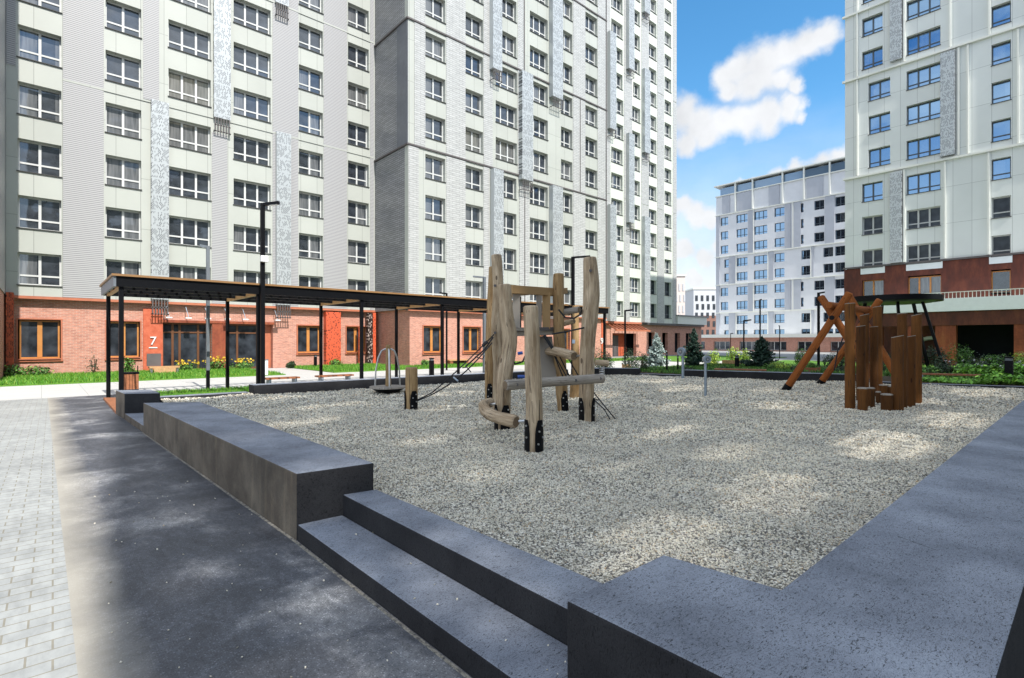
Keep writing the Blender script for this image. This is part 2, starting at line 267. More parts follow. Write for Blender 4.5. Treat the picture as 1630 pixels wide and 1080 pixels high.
def logwood(name, cols, dark):
    m = N(name); v = m.tex('UV'); n = m.noise(m.map(v, (9, .9, 1)), 1.6, 8, .65, dist=.6); n2 = m.noise(m.map(v, (2, .6, 1)), 2.2, 5, .6); g = m.noise(m.map(v, (40, 1.5, 1)), 2, 4, .6)
    c = m.ramp(n, [(.3, cols[0]), (.5, cols[1]), (.72, cols[2])]); c = m.mix(.5, c, m.ramp(n2, [(.3, cols[0]), (.7, cols[2])]))
    c = m.mix(.35, c, m.ramp(g, [(.38, (.35, .31, .27)), (.58, (1.15, 1.15, 1.15))]), 'MULTIPLY')
    if name in ('pillar_wood', 'stained_wood'): c = m.mix(.6, c, cols[1])
    kn = m.vor(m.map(v, (2.6, 1.5, 1)), 1.0); c = m.mix(m.math('MULTIPLY', m.math('LESS_THAN', kn, .085), .8), c, dark)
    wv = m.noise(m.map(v, (16, .35, 1)), 1.1, 2, .5, dist=.4); crk = m.math('MULTIPLY', m.math('LESS_THAN', m.math('ABSOLUTE', m.math('SUBTRACT', wv, .5)), .010), m.math('GREATER_THAN', m.noise(m.map(v, (3, 1.2, 1)), 1.5, 2), .47))
    c = m.mix(m.math('MULTIPLY', crk, .85), c, (.03, .02, .012))
    if name == 'pillar_wood': rt_ = m.rnd(); c = m.mix(1.0, c, m.ramp(rt_, [(0, (.42, .38, .34)), (.5, (.85, .8, .75)), (1, (1.35, 1.3, 1.2))]), 'MULTIPLY')
    m.set('Base Color', c); m.set('Roughness', .8); m.b.inputs['Specular IOR Level'].default_value = .25; m.bump(g, .8, .01)
logwood('log_wood', [(.13, .08, .042), (.45, .33, .20), (.74, .61, .45)], (.06, .035, .02))
logwood('log_brown', [(.22, .12, .045), (.40, .25, .11), (.50, .36, .20)], (.05, .025, .01))
logwood('stained_wood', [(.14, .038, .009), (.29, .085, .018), (.42, .16, .038)], (.05, .015, .005))
logwood('pillar_wood', [(.035, .013, .004), (.115, .045, .010), (.22, .095, .024)], (.03, .012, .005))
logwood('grey_wood', [(.22, .19, .16), (.34, .30, .25), (.46, .42, .37)], (.05, .035, .025))
m = N('log_end'); v = m.tex('UV'); r_ = m.n.new('ShaderNodeTexWave'); r_.wave_type = 'RINGS'; r_.rings_direction = 'Z'; r_.inputs['Scale'].default_value = 28; r_.inputs['Distortion'].default_value = 2; m.l.new(v, r_.inputs[0])
m.set('Base Color', m.ramp(r_.outputs[0], [(.2, (.10, .065, .035)), (.8, (.26, .19, .12))])); m.set('Roughness', .8)
def M_(n): return MATS[n]

class MB:
    def __init__(s): s.v = []; s.f = []; s.mi = []; s.uv = {}
    def box(s, x0, x1, y0, y1, z0, z1, mi=0):
        b = len(s.v); s.v += [(x0,y0,z0),(x1,y0,z0),(x1,y1,z0),(x0,y1,z0),(x0,y0,z1),(x1,y0,z1),(x1,y1,z1),(x0,y1,z1)]
        s.f += [(b,b+3,b+2,b+1),(b+4,b+5,b+6,b+7),(b,b+1,b+5,b+4),(b+1,b+2,b+6,b+5),(b+2,b+3,b+7,b+6),(b+3,b,b+4,b+7)]; s.mi += [mi]*6; return s
    def prism(s, pts, z0, z1, mi=0):
        "pts counter-clockwise"
        n = len(pts); b = len(s.v); g = lambda z, i: z[i] if isinstance(z, (list, tuple)) else z
        s.v += [(p[0], p[1], g(z0, i)) for i, p in enumerate(pts)] + [(p[0], p[1], g(z1, i)) for i, p in enumerate(pts)]
        s.f.append(tuple(range(b+n-1, b-1, -1))); s.f.append(tuple(range(b+n, b+2*n))); s.mi += [mi, mi]
        for i in range(n): j = (i+1) % n; s.f.append((b+i, b+j, b+n+j, b+n+i)); s.mi.append(mi)
        return s
    def beam(s, a, b_, w, h=None, up=(0,0,1), mi=0):
        a = Vector(a); b_ = Vector(b_); d = (b_-a).normalized(); u = Vector(up)
        if abs(d.dot(u)) > .98: u = Vector((0, 1, 0))
        sx = d.cross(u).normalized(); sy = sx.cross(d).normalized(); h = h or w; b = len(s.v)
        for p in (a, b_):
            for (i, j) in ((-1,-1),(1,-1),(1,1),(-1,1)): s.v.append(tuple(p + sx*(i*w/2) + sy*(j*h/2)))
        s.f += [(b,b+1,b+2,b+3),(b+7,b+6,b+5,b+4),(b,b+4,b+5,b+1),(b+1,b+5,b+6,b+2),(b+2,b+6,b+7,b+3),(b+3,b+7,b+4,b)]; s.mi += [mi]*6; return s
    def tube(s, pts, rad, n=12, seed=None, wob=0, cap=1, mi=0, bev=0):
        pts = [Vector(p) for p in pts]; rad = list(rad) if hasattr(rad, '__len__') else [rad]*len(pts)
        if bev:
            d0 = (pts[1]-pts[0]).normalized(); d1 = (pts[-1]-pts[-2]).normalized()
            pts = [pts[0], pts[0]+d0*bev] + pts[1:-1] + [pts[-1]-d1*bev, pts[-1]]; rad = [rad[0]-bev, rad[0]] + rad[1:-1] + [rad[-1], rad[-1]-bev]
        prev = None; L = 0; base = len(s.v); ph = (seed or 0)*7.13
        for i, p in enumerate(pts):
            d = (pts[min(i+1, len(pts)-1)] - pts[max(i-1, 0)]).normalized()
            if prev is None:
                u = Vector((0, 0, 1)) if abs(d.z) < .9 else Vector((1, 0, 0)); x = d.cross(u).normalized()
            else: x = (prev - d*prev.dot(d)).normalized()
            prev = x; y = d.cross(x)
            if i: L += (p-pts[i-1]).length
            for k in range(n):
                a = 2*math.pi*k/n; r = rad[i]
                if wob: r *= 1 + wob*mnoise.noise(Vector((math.cos(a)*1.1+ph, math.sin(a)*1.1, L*1.7+ph))) + wob*.45*mnoise.noise(Vector((math.cos(a)*3+ph, math.sin(a)*3, L*3.5)))
                s.v.append(tuple(p + x*(math.cos(a)*r) + y*(math.sin(a)*r)))
        Ls = [0]
        for i in range(1, len(pts)): Ls.append(Ls[-1]+(pts[i]-pts[i-1]).length)
        for i in range(len(pts)-1):
            for k in range(n):
                k2 = (k+1) % n; a = base+i*n
                s.uv[len(s.f)] = [(k/n+ph, Ls[i]+ph), ((k+1)/n+ph, Ls[i]+ph), ((k+1)/n+ph, Ls[i+1]+ph), (k/n+ph, Ls[i+1]+ph)]
                s.f.append((a+k, a+k2, a+n+k2, a+n+k)); s.mi.append(mi)
        if cap:
            r0, r1 = rad[0], rad[-1]
            s.uv[len(s.f)] = [(math.cos(2*math.pi*k/n)*r0, math.sin(2*math.pi*k/n)*r0) for k in range(n-1, -1, -1)]
            s.f.append(tuple(base+k for k in range(n-1, -1, -1))); s.mi.append(cap if cap != 1 else mi)
            e = base+(len(pts)-1)*n
            s.uv[len(s.f)] = [(math.cos(2*math.pi*k/n)*r1, math.sin(2*math.pi*k/n)*r1) for k in range(n)]
            s.f.append(tuple(e+k for k in range(n))); s.mi.append(cap if cap != 1 else mi)
        return s
    def mesh(s, name, mats, smooth=False):
        me = bpy.data.meshes.new(name); me.from_pydata(s.v, [], s.f); me.update()
        for m in mats: me.materials.append(M_(m) if isinstance(m, str) else m)
        if any(s.mi): me.polygons.foreach_set('material_index', s.mi)
        if s.uv:
            ul = me.uv_layers.new(name='UVMap')
            for fi, uvs in s.uv.items():
                st = me.polygons[fi].loop_start
                for k, q in enumerate(uvs): ul.data[st+k].uv = q
        if smooth:
            sm = [len(f) <= 4 for f in s.f]; me.polygons.foreach_set('use_smooth', sm)
            me.set_sharp_from_angle(angle=R(40))
        return me
    def build(s, name, mats, parent=None, smooth=False, bevel=0, loc=None):
        if isinstance(mats, str): mats = [mats]
        o = bpy.data.objects.new(name, s.mesh(name, mats, smooth)); sc.collection.objects.link(o)
        if parent is not None: o.parent = parent
        if loc is not None: o.location = loc
        if bevel:
            b = o.modifiers.new('bevel', 'BEVEL'); b.width = bevel; b.segments = 2; b.limit_method = 'ANGLE'
        return o
def tag(o, label, cat, group=None, kind=None):
    o['label'] = label; o['category'] = cat
    if group: o['group'] = group
    if kind: o['kind'] = kind
    return o
def empty(name, label, cat, group=None, loc=(0, 0, 0)):
    o = bpy.data.objects.new(name, None); o.empty_display_size = .2; sc.collection.objects.link(o); o.location = loc
    return tag(o, label, cat, group)
def struct(o): o['kind'] = 'structure'; return o
def rel(parent, o):
    "parts are modelled in world coordinates: keep them there under an Empty placed at the thing's base"
    for ch in o if isinstance(o, (list, tuple)) else [o]: ch.parent = parent; ch.matrix_parent_inverse = Matrix.Translation(-Vector(parent.location))
# ================================================================== large structure
def box_struct(name, *a, mat, **k): return struct(MB().box(*a).build(name, mat))
box_struct('ground', -600, 600, -600, 700, -.5, -.012, mat='ground')
box_struct('paver_path', -9, .15, -6, 22.7, -.1, .0, mat='paver')
box_struct('asphalt_path', .15, 2.3, -6, 22.7, -.1, .0, mat='asphalt')
box_struct('footpath', -45, 60, 22.7, 29.5, -.1, .0, mat='path_concrete')
box_struct('entrance_path', 9.9, 12.6, 29.5, 37.4, -.1, .0, mat='path_concrete')
box_struct('plaza', 18, 53, 16.6, 22.7, -.1, .0, mat='path_concrete')
def lawn(name, x0, x1, y0, y1, z=.05): return struct(MB().box(x0, x1, y0, y1, -.1, z).build(name, 'lawn'))
lawn('lawn', -20, 9.9, 29.5, 37.45); lawn('lawn', 12.6, 19.1, 29.5, 37.45); lawn('lawn', 19.1, 42, 29.5, 32.55)
lawn('lawn', 2.5, 6.4, 17.0, 22.0, .06)
lawn('lawn', 42, 62, 23.2, 34, .05)
# gravel bed with low undulations
def gz(x, y): return .30 + .04*mnoise.noise(Vector((x*.55, y*.55, 0))) + .045*mnoise.noise(Vector((x*1.7, y*1.7, 3))) + .016*mnoise.noise(Vector((x*4.3, y*4.3, 7)))
g = MB(); NX, NY = 220, 160; gx0, gx1, gy0, gy1 = 2.3, 24.4, .8, 16.6
for j in range(NY+1):
    for i in range(NX+1):
        x = gx0+(gx1-gx0)*i/NX; y = gy0+(gy1-gy0)*j/NY; g.v.append((x, y, gz(x, y)))
for j in range(NY):
    for i in range(NX): a = j*(NX+1)+i; g.f.append((a, a+1, a+NX+2, a+NX+1)); g.mi.append(0)
o = g.build('gravel_bed', 'gravel_bed'); struct(o)
def far_x(y):   # slanting far edge of the play area
    ys = [.8, 1.6, 4.06, 6.34, 8.21, 11.9, 14.2, 16.7]; xs = [24.0, 23.6, 22.7, 22.45, 21.8, 20.55, 19.9, 18.9]
    return float(np.interp(y, ys, xs))
# loose pebbles over the bed: one small faceted stone per pebble, finer and denser near the steps
def pebbles(name, pts, rad, label, cat='pebbles'):
    rng = np.random.default_rng(5); n = len(pts)
    base = np.array([(1,0,0),(0,1,0),(-1,0,0),(0,-1,0),(0,0,1),(0,0,-1)], float)
    tri = np.array([(0,1,4),(1,2,4),(2,3,4),(3,0,4),(1,0,5),(2,1,5),(3,2,5),(0,3,5)])
    a = rng.uniform(0, 6.283, n); sc_ = rng.uniform(.6, 1.25, (n, 3))*rad[:, None]; sc_[:, 2] *= .72
    tl = rng.normal(0, .35, (n, 2))
    v = base[None]*sc_[:, None, :]*rng.uniform(.8, 1.15, (n, 6, 1))
    v[:, :, 2] += v[:, :, 0]*tl[:, 0:1] + v[:, :, 1]*tl[:, 1:2]
    ca, sa = np.cos(a)[:, None], np.sin(a)[:, None]
    x = v[:, :, 0]*ca - v[:, :, 1]*sa; y = v[:, :, 0]*sa + v[:, :, 1]*ca
    V = np.stack([x, y, v[:, :, 2]], -1) + pts[:, None, :]
    F = (tri[None] + (np.arange(n)*6)[:, None, None]).reshape(-1, 3)
    me = bpy.data.meshes.new(name); me.vertices.add(n*6); me.vertices.foreach_set('co', V.reshape(-1))
    me.loops.add(F.size); me.loops.foreach_set('vertex_index', F.reshape(-1).astype(np.int32)); me.polygons.add(len(F))
    me.polygons.foreach_set('loop_start', (np.arange(len(F))*3).astype(np.int32)); me.update(calc_edges=True); me.materials.append(M_('pebble'))
    ob = bpy.data.objects.new(name, me); sc.collection.objects.link(ob); tag(ob, label, cat, kind='stuff'); return ob
rng = np.random.default_rng(11)
cand = []
for (lo, hi, dens, rr) in ((0, 5.2, 4200, .0088), (5.2, 8, 2300, .0118), (8, 12, 1000, .0165), (12, 26, 300, .026)):
    m_ = int(dens*22*16); xy = rng.uniform((2.3, .95), (24.2, 16.5), (m_, 2)); d = xy[:, 0]*s_ + xy[:, 1]*c_; r = xy[:, 0]*c_ - xy[:, 1]*s_
    k = (d >= lo) & (d < hi) & (np.abs(r) < d*1.03+.3); xy = xy[k]; cand.append(np.c_[xy, np.full(len(xy), rr)])
cand = np.concatenate(cand); fx = np.interp(cand[:, 1], [.8, 1.6, 4.06, 6.34, 8.21, 11.9, 14.2, 16.7], [24.0, 23.6, 22.7, 22.45, 21.8, 20.55, 19.9, 18.9])
cand = cand[(cand[:, 0] < fx+.1)]
zz = np.array([gz(x, y) for x, y in cand[:, :2]])
pebbles('gravel', np.c_[cand[:, :2], zz+rng.uniform(-.4, .7, len(zz))*cand[:, 2]], cand[:, 2]*rng.uniform(.7, 1.25, len(zz)), 'pale pebble gravel filling the play area')
k = 150; xs = rng.uniform(.3, 2.2, k); ys = 1.2+rng.uniform(0, 1, k)**1.5*7.5
pz = np.where(xs > 1.78, .15, 0)+.004; keep = (xs < 1.74) | ((xs > 1.82) & (ys > 1.8) & (ys < 4.7))
pebbles('scattered_pebbles', np.c_[xs, ys, pz][keep], rng.uniform(.006, .011, k)[keep], 'few white pebbles scattered over dark asphalt and step')

# ------------------------------------------------------------------ concrete walls and steps
def wall(name, pts, z0, z1, label, mats=('concrete_shaded', 'concrete_top', 'concrete_side'), west=(), bevel=.012, cat='concrete wall'):
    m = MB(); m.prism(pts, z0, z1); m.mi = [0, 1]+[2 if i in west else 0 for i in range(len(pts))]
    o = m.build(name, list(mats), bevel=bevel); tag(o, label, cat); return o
B0 = [(1.76, 4.96), (2.50, 4.88), (2.42, 12.3), (1.53, 12.85)]
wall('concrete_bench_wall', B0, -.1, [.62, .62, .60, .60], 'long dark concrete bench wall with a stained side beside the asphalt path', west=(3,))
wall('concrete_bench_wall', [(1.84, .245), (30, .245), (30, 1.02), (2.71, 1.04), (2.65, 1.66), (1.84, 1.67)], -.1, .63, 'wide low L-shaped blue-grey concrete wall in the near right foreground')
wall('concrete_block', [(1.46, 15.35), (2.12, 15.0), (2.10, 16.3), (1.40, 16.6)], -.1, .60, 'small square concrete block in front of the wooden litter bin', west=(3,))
st = empty('concrete_steps', 'two dark concrete steps up into the gravel play area', 'steps', loc=(2.1, 3.3, 0))
m = MB().prism([(1.765, 1.672), (2.19, 1.672), (2.19, 4.93), (1.765, 4.945)], -.1, .15); m.mi = [0, 1, 0, 0, 0, 0]; a_ = m.build('lower_step', ['concrete_shaded', 'concrete_top'], bevel=.01)
m = MB().prism([(2.192, 1.672), (2.60, 1.672), (2.52, 4.87), (2.192, 4.925)], -.1, .35); m.mi = [0, 1, 0, 0, 0, 0]; b_ = m.build('upper_step', ['concrete_shaded', 'concrete_top'], bevel=.01)
rel(st, [a_, b_])
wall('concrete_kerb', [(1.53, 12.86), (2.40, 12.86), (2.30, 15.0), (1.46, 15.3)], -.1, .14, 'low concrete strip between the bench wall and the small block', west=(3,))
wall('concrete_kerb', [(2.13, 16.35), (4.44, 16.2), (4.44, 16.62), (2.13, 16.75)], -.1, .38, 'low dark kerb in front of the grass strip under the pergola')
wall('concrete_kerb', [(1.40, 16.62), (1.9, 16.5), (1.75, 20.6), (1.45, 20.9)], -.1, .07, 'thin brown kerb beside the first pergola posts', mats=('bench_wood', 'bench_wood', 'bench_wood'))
wall('concrete_bench_wall', [(4.46, 15.9), (17.2, 15.5), (17.2, 15.95), (4.46, 16.38)], -.1, .60, 'long concrete wall with a shade-darkened front along the back of the gravel, in front of the pergola')
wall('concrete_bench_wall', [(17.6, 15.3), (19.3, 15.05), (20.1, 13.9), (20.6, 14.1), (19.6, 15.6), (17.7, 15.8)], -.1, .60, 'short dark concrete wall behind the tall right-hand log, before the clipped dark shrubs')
def strip(pts, wd):
    a = [Vector((p[0], p[1], 0)) for p in pts]; out = []
    for i, p in enumerate(a):
        d = (a[min(i+1, len(a)-1)]-a[max(i-1, 0)]).normalized(); out.append(p+Vector((-d.y, d.x, 0))*wd)
    return [(p.x, p.y) for p in a]+[(p.x, p.y) for p in reversed(out)]
wall('concrete_kerb', strip([(20.62, 12.0), (20.1, 13.85)][::-1], .3), -.1, .37, 'thin low kerb between the two far concrete walls, in front of the blue spruce', bevel=0)
def ccw(p):
    A = sum(p[i][0]*p[(i+1) % len(p)][1]-p[(i+1) % len(p)][0]*p[i][1] for i in range(len(p))); return p if A > 0 else p[::-1]
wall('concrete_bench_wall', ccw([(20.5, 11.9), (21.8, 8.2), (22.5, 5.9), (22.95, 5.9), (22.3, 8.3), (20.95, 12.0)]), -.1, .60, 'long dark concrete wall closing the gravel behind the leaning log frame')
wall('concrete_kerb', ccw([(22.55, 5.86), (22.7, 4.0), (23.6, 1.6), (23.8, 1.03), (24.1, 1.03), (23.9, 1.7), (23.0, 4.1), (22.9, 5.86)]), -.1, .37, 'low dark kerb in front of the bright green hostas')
struct(MB().prism([(1.755, 1.6), (1.757, 4.96), (1.527, 12.86), (1.507, 12.86), (1.730, 4.96), (1.735, 1.6)][::-1], -.05, .004).build('mortar_joint', 'mortar'))
# planting beds beyond the play area
m = MB().prism(ccw([(20.9, 12.1), (22.2, 8.4), (22.9, 5.8), (23.0, 4.15), (23.9, 1.75), (24.1, 1.03), (36, 1.03), (36, 9), (30, 16.5), (18.5, 16.5), (19.6, 15.7), (20.65, 14.1)]), -.1, .355); struct(m.build('planting_bed', 'soil'))
struct(MB().prism(ccw([(36.01, -3), (53, -3), (53, 20), (30.1, 20), (30.1, 16.6), (36.01, 9.1)]), -.1, .02).build('garden_ground', 'lawn'))

# ------------------------------------------------------------------ facades
WC = {}
def window_proto(w, h, n, fm, gm, tr=.30, sill='sill_metal', amber=False):
    key = (round(w, 2), round(h, 2), n, fm, gm, tr)
    if key in WC: return WC[key]
    f = MB(); t = .075; y0, y1 = .33, .40
    f.box(0, w, y0, y1, 0, t); f.box(0, w, y0, y1, h-t, h); f.box(0, t, y0, y1, t, h-t); f.box(w-t, w, y0, y1, t, h-t)
    mt = .075 if not amber else .16
    for i in range(1, n): x = w*i/n; f.box(x-mt/2-.02, x+mt/2+.02, y0-.015, y1+.004, t, h-t)
    if tr:
        for i in range(n):
            xa = t if i == 0 else w*i/n+mt/2+.02; xb = w-t if i == n-1 else w*(i+1)/n-mt/2-.02
            f.box(xa, xb, y0, y1-.003, h*tr-.045, h*tr+.045)
    p = MB().box(.03, w-.03, .375, .385, .03, h-.03); s = MB().box(-.04, w+.04, -.07, .325, -.045, -.004)
    WC[key] = (f.mesh('window', [fm]), p.mesh('pane', [gm]), s.mesh('sill', [sill])); return WC[key]
class Building:
    def __init__(s, name, label, loc, cat='apartment building', group=None): s.root = empty(name, label, cat, group, loc); s.k = 0
    def add(s, o): rel(s.root, o); return o
    def win(s, axis, plane, u0, u1, z0, z1, n, fm='white_frame', gm='glass', tr=.3, sill='sill_metal', amber=False, detail=True):
        fr, pa, si = window_proto(u1-u0, z1-z0, n, fm, gm, tr, sill, amber)
        f = bpy.data.objects.new('window', fr); sc.collection.objects.link(f)
        if axis == 0: f.location = (u0, plane, z0)
        else: f.location = (plane, u1, z0); f.rotation_euler = (0, 0, R(-90))
        s.add(f)
        for nm, me in (('pane', pa), ('sill', si)):
            if nm == 'sill' and not detail: continue
            c = bpy.data.objects.new(nm, me); sc.collection.objects.link(c); c.parent = f
        return f
def wbox(mb, axis, plane, u0, u1, n0, n1, z0, z1, mi=0):
    if axis == 0: mb.box(u0, u1, plane+n0, plane+n1, z0, z1, mi)
    else: mb.box(plane+n0, plane+n1, u0, u1, z0, z1, mi)
def wall_open(mb, axis, plane, u0, u1, z0, z1, ops, thick=.45, n0=0):
    "wall slab with real openings; ops = (u0,u1,z0,z1)"
    us = sorted(set([u0, u1]+[round(v, 4) for o in ops for v in o[:2] if u0 < v < u1])); segs = []
    for a, b in zip(us, us[1:]):
        mid = (a+b)/2; col = sorted((max(z0, o[2]), min(z1, o[3])) for o in ops if o[0] < mid < o[1] and o[3] > z0 and o[2] < z1); z = z0; L = []
        for (p, q) in col:
            if p > z+1e-4: L.append((z, p))
            z = max(z, q)
        if z < z1-1e-4: L.append((z, z1))
        if segs and segs[-1][2] == L: segs[-1][1] = b
        else: segs.append([a, b, L])
    for a, b, L in segs:
        for p, q in L: wbox(mb, axis, plane, a, b, n0, n0+thick, p, q)
ST = 2.94
# ---- grey ribbed wing (entrance 7)
Y1 = 37.2; TOP = 46
A = Building('apartment_building', 'grey-green ribbed apartment wing above the brick entrance marked 7, filling the left of the photo', (9, Y1, 0))
ops = []; wins = []
cols1 = [(-.92, .80, 2), (2.68, 4.33, 2), (5.67, 7.92, 3), (9.23, 11.5, 3), (13.38, 15.07, 2), (16.97, 18.63, 2)]
for (a, b, n) in cols1:
    for k in range(9):
        z0 = 4.78+ST*k
        if z0 > 6+1.06*(26 + (a-.0)*1.0): continue
        ops.append((a, b, z0, z0+1.68)); wins.append((a, b, z0, z0+1.68, n))
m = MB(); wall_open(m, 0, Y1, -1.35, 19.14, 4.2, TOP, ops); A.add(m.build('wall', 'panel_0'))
for wv in wins: A.win(0, Y1, *wv, gm='glass_olive_reflection' if (wv[0] == 5.67 and 13 < wv[2] < 17) or (wv[0] == 16.97 and 19 < wv[2] < 20) else 'glass')
A.add(MB().box(-1.3, 19.1, Y1+.46, Y1+14, 4.25, TOP-.2).build('core', 'core')); A.add(MB().box(-1.3, 19.1, Y1+2.2, Y1+14, 0, 4.24).build('core', 'core'))
for (a, b, z0, z1) in [(.86, 2.6, 4.2, 15.85), (.86, 2.6, 15.97, 24.7), (.86, 2.6, 24.8, TOP), (4.42, 5.2, 16.0, TOP), (7.98, 8.86, 4.2, 15.0), (7.98, 8.86, 23.8, TOP), (11.62, 13.32, 4.2, 15.85), (11.62, 13.32, 15.97, 24.7), (11.62, 13.32, 24.8, TOP),
                       (15.12, 16.87, 4.2, 15.85), (15.12, 16.87, 15.97, 24.7), (15.12, 16.87, 24.8, TOP), (-1.34, -.99, 16.0, TOP), (18.75, 19.04, 4.2, TOP)]:
    A.add(MB().box(a, b, Y1-.035, Y1-.002, z0, z1).build('ribbed_panel', 'ribbed_0'))
for z in (15.91, 24.75): A.add(MB().box(.86, 19.0, Y1-.05, Y1-.036, z-.05, z+.05).build('ledge', 'panel_0'))
def screen(bld, axis, plane, u0, u1, z0, z1, dpt=.5, brown=0, mat='perforated_%d', endmat=None):
    m = MB(); wbox(m, axis, plane, u0, u1, -dpt, -.04, z0+.9*brown, z1); o = bld.add(m.build('perforated_screen', mat % axis))
    if brown:
        m = MB()
        for i in range(6):      # open brown cage under the screen
            u = u0+(u1-u0)*(i+.5)/6; wbox(m, axis, plane, u-.03, u+.03, -dpt, -dpt+.02, z0, z0+.9)
        wbox(m, axis, plane, u0, u1, -dpt, -dpt+.02, z0+.4, z0+.46); wbox(m, axis, plane, u0, u1, -dpt, -dpt+.02, z0, z0+.06); wbox(m, axis, plane, u0, u0+.03, -dpt, -.05, z0, z0+.06); wbox(m, axis, plane, u1-.03, u1, -dpt, -.05, z0, z0+.06)
        bld.add(m.build('screen_cage', 'trim_dark'))
for (a, b, z0, z1) in [(4.78, 5.66, 3.4, 16.0), (8.05, 9.0, 15.0, 26.5), (11.8, 12.75, 3.4, 16.0), (11.75, 12.6, 23.8, 36)]: screen(A, 0, Y1, a, b, z0, z1, dpt=.28, brown=1)
# brick ground floor with its openings
g0 = 37.55
gops = [(-.93, .80, .85, 3.0), (2.75, 4.33, .85, 3.0), (5.42, 8.05, 0, 2.95), (8.98, 10.9, 0, 2.95), (10.9, 11.75, 0, 2.95), (13.38, 15.07, .95, 2.95), (16.97, 18.63, .95, 2.95)]
m = MB(); wall_open(m, 0, g0, -1.35, 19.14, 0, 4.199, gops, .4); A.add(m.build('brick_base', 'brick_0'))
A.add(MB().box(-1.35, 19.14, Y1-.06, Y1+.0, 4.05, 4.19).build('cornice', 'flashing'))
A.add(MB().box(-1.35, 19.14, Y1+.01, g0-.002, 4.1, 4.198).build('soffit', 'trim_dark'))
for (a, b, z0, z1) in [gops[0], gops[1], gops[5], gops[6]]:
    A.win(0, g0-.1, a+.06, b-.06, z0+.06, z1-.06, 2, 'amber_frame', 'glass_dark', 0, 'flashing', True)
    m = MB(); m.box(a-.08, b+.08, g0-.1, g0-.002, z0-.1, z0); m.box(a-.05, a+.02, g0-.06, g0-.003, z0, z1+.05); m.box(b-.02, b+.05, g0-.06, g0-.003, z0, z1+.05); m.box(a+.02, b-.02, g0-.06, g0-.003, z1-.02, z1+.05)
    A.add(m.build('window_surround', 'flashing'))
# entrance 7: portal glazing, red panels
def glazing(bld, u0, u1, z1, yy, doors, mullions, name='entrance_glazing'):
    f = MB(); t = .09; f.box(u0, u1, yy, yy+.1, z1-t, z1); f.box(u0, u1, yy, yy+.1, z1-.62, z1-.62+t); f.box(u0, u0+t, yy, yy+.1, 0, z1); f.box(u1-t, u1, yy, yy+.1, 0, z1)
    for x in mullions: f.box(x-.06, x+.06, yy-.01, yy+.11, 0, z1-.001)
    f.box(u0, u1, yy+.002, yy+.098, 0, .12); o = bld.add(f.build(name, 'brown_frame'))
    p = MB().box(u0+.02, u1-.02, yy+.045, yy+.055, .05, z1-.05).build('pane', 'glass_dark'); rel(bld.root, p)
    return o
glazing(A, 5.42, 8.05, 2.95, 37.85, None, (5.98, 6.35, 7.35)); glazing(A, 8.98, 10.9, 2.95, 37.85, None, (9.05, 9.6))
A.add(MB().box(4.45, 5.42, g0-.12, g0-.003, 0, 3.75).build('red_panel', 'red_panel'))
A.add(MB().box(8.06, 8.97, g0-.10, g0-.003, 0, 3.0).build('red_panel', 'corten'))
A.add(MB().box(10.9, 11.74, 37.95, 38.0, 0, 2.95).build('niche_wall', 'flashing'))
A.add(MB().box(5.2, 11.8, g0-.14, g0-.004, 2.96, 3.12).build('portal_lintel', 'corten'))
m = MB(); m.box(15.25, 16.35, g0-.5, g0-.02, .1, 3.95); A.add(m.build('red_screen', 'red_perforated'))
m = MB(); m.box(18.45, 18.85, g0-.55, g0-.3, .1, 3.95); A.add(m.build('patterned_screen', 'end_screen'))
A.add(MB().box(18.86, 19.10, g0-.60, g0-.3, .1, 4.0).build('red_screen', 'red_perforated'))
A.add(MB().box(17.75, 17.95, g0-.5, g0-.35, .2, 2.9).build('brown_screen', 'rust_perforated_0'))
A.add(MB().box(-1.33, -1.05, g0-1.0, g0-.3, .1, 4.3).build('red_screen', 'rust_perforated_0'))
def digit(txt, loc, size, parent, mat='white_plastic', name='house_number', depth=.03):
    cu = bpy.data.curves.new(name, 'FONT'); cu.body = txt; cu.size = size; cu.extrude = depth; cu.align_x = 'CENTER'
    t = bpy.data.objects.new('t', cu); sc.collection.objects.link(t); dg = bpy.context.evaluated_depsgraph_get()
    me = bpy.data.meshes.new_from_object(t.evaluated_get(dg)); bpy.data.objects.remove(t); me.materials.clear(); me.materials.append(M_(mat))
    o = bpy.data.objects.new(name, me); sc.collection.objects.link(o); o.location = loc; o.rotation_euler = (R(90), 0, 0)
    if parent: rel(parent, o)
    return o
digit('7', (4.93, g0-.16, 1.62), .70, A.root)
A.add(MB().box(4.72, 5.14, g0-.16, g0-.122, 1.42, 1.48).build('number_bar', 'white_plastic'))
for i, x in enumerate((5.55, 6.55, 7.6, 8.7, 9.75, 11.75)):      # slim bracket lamps over the portal
    L = empty('wall_lamp', ['slim white bracket lamp nearest the brown cage, first over entrance 7', 'second slim bracket lamp over entrance 7, above the door frame', 'third slim bracket lamp over entrance 7, beside the grey lamp post', 'fourth slim bracket lamp over entrance 7, above the dark red panel', 'fifth slim bracket lamp over entrance 7, above the right-hand glazing', 'last slim bracket lamp, above the brown niche right of entrance 7'][i], 'wall lamp', 'bracket lamps over entrance 7', (x, g0, 3.3))
    a_ = MB().tube([(x, g0-.02, 3.95), (x+.02, g0-.35, 3.9), (x+.12, g0-.62, 3.3)], .022, 6).build('arm', 'galvanised'); b_ = MB().box(x-.06, x+.26, g0-.75, g0-.5, 3.2, 3.28).build('lamp_head', 'white_plastic'); rel(L, [a_, b_])

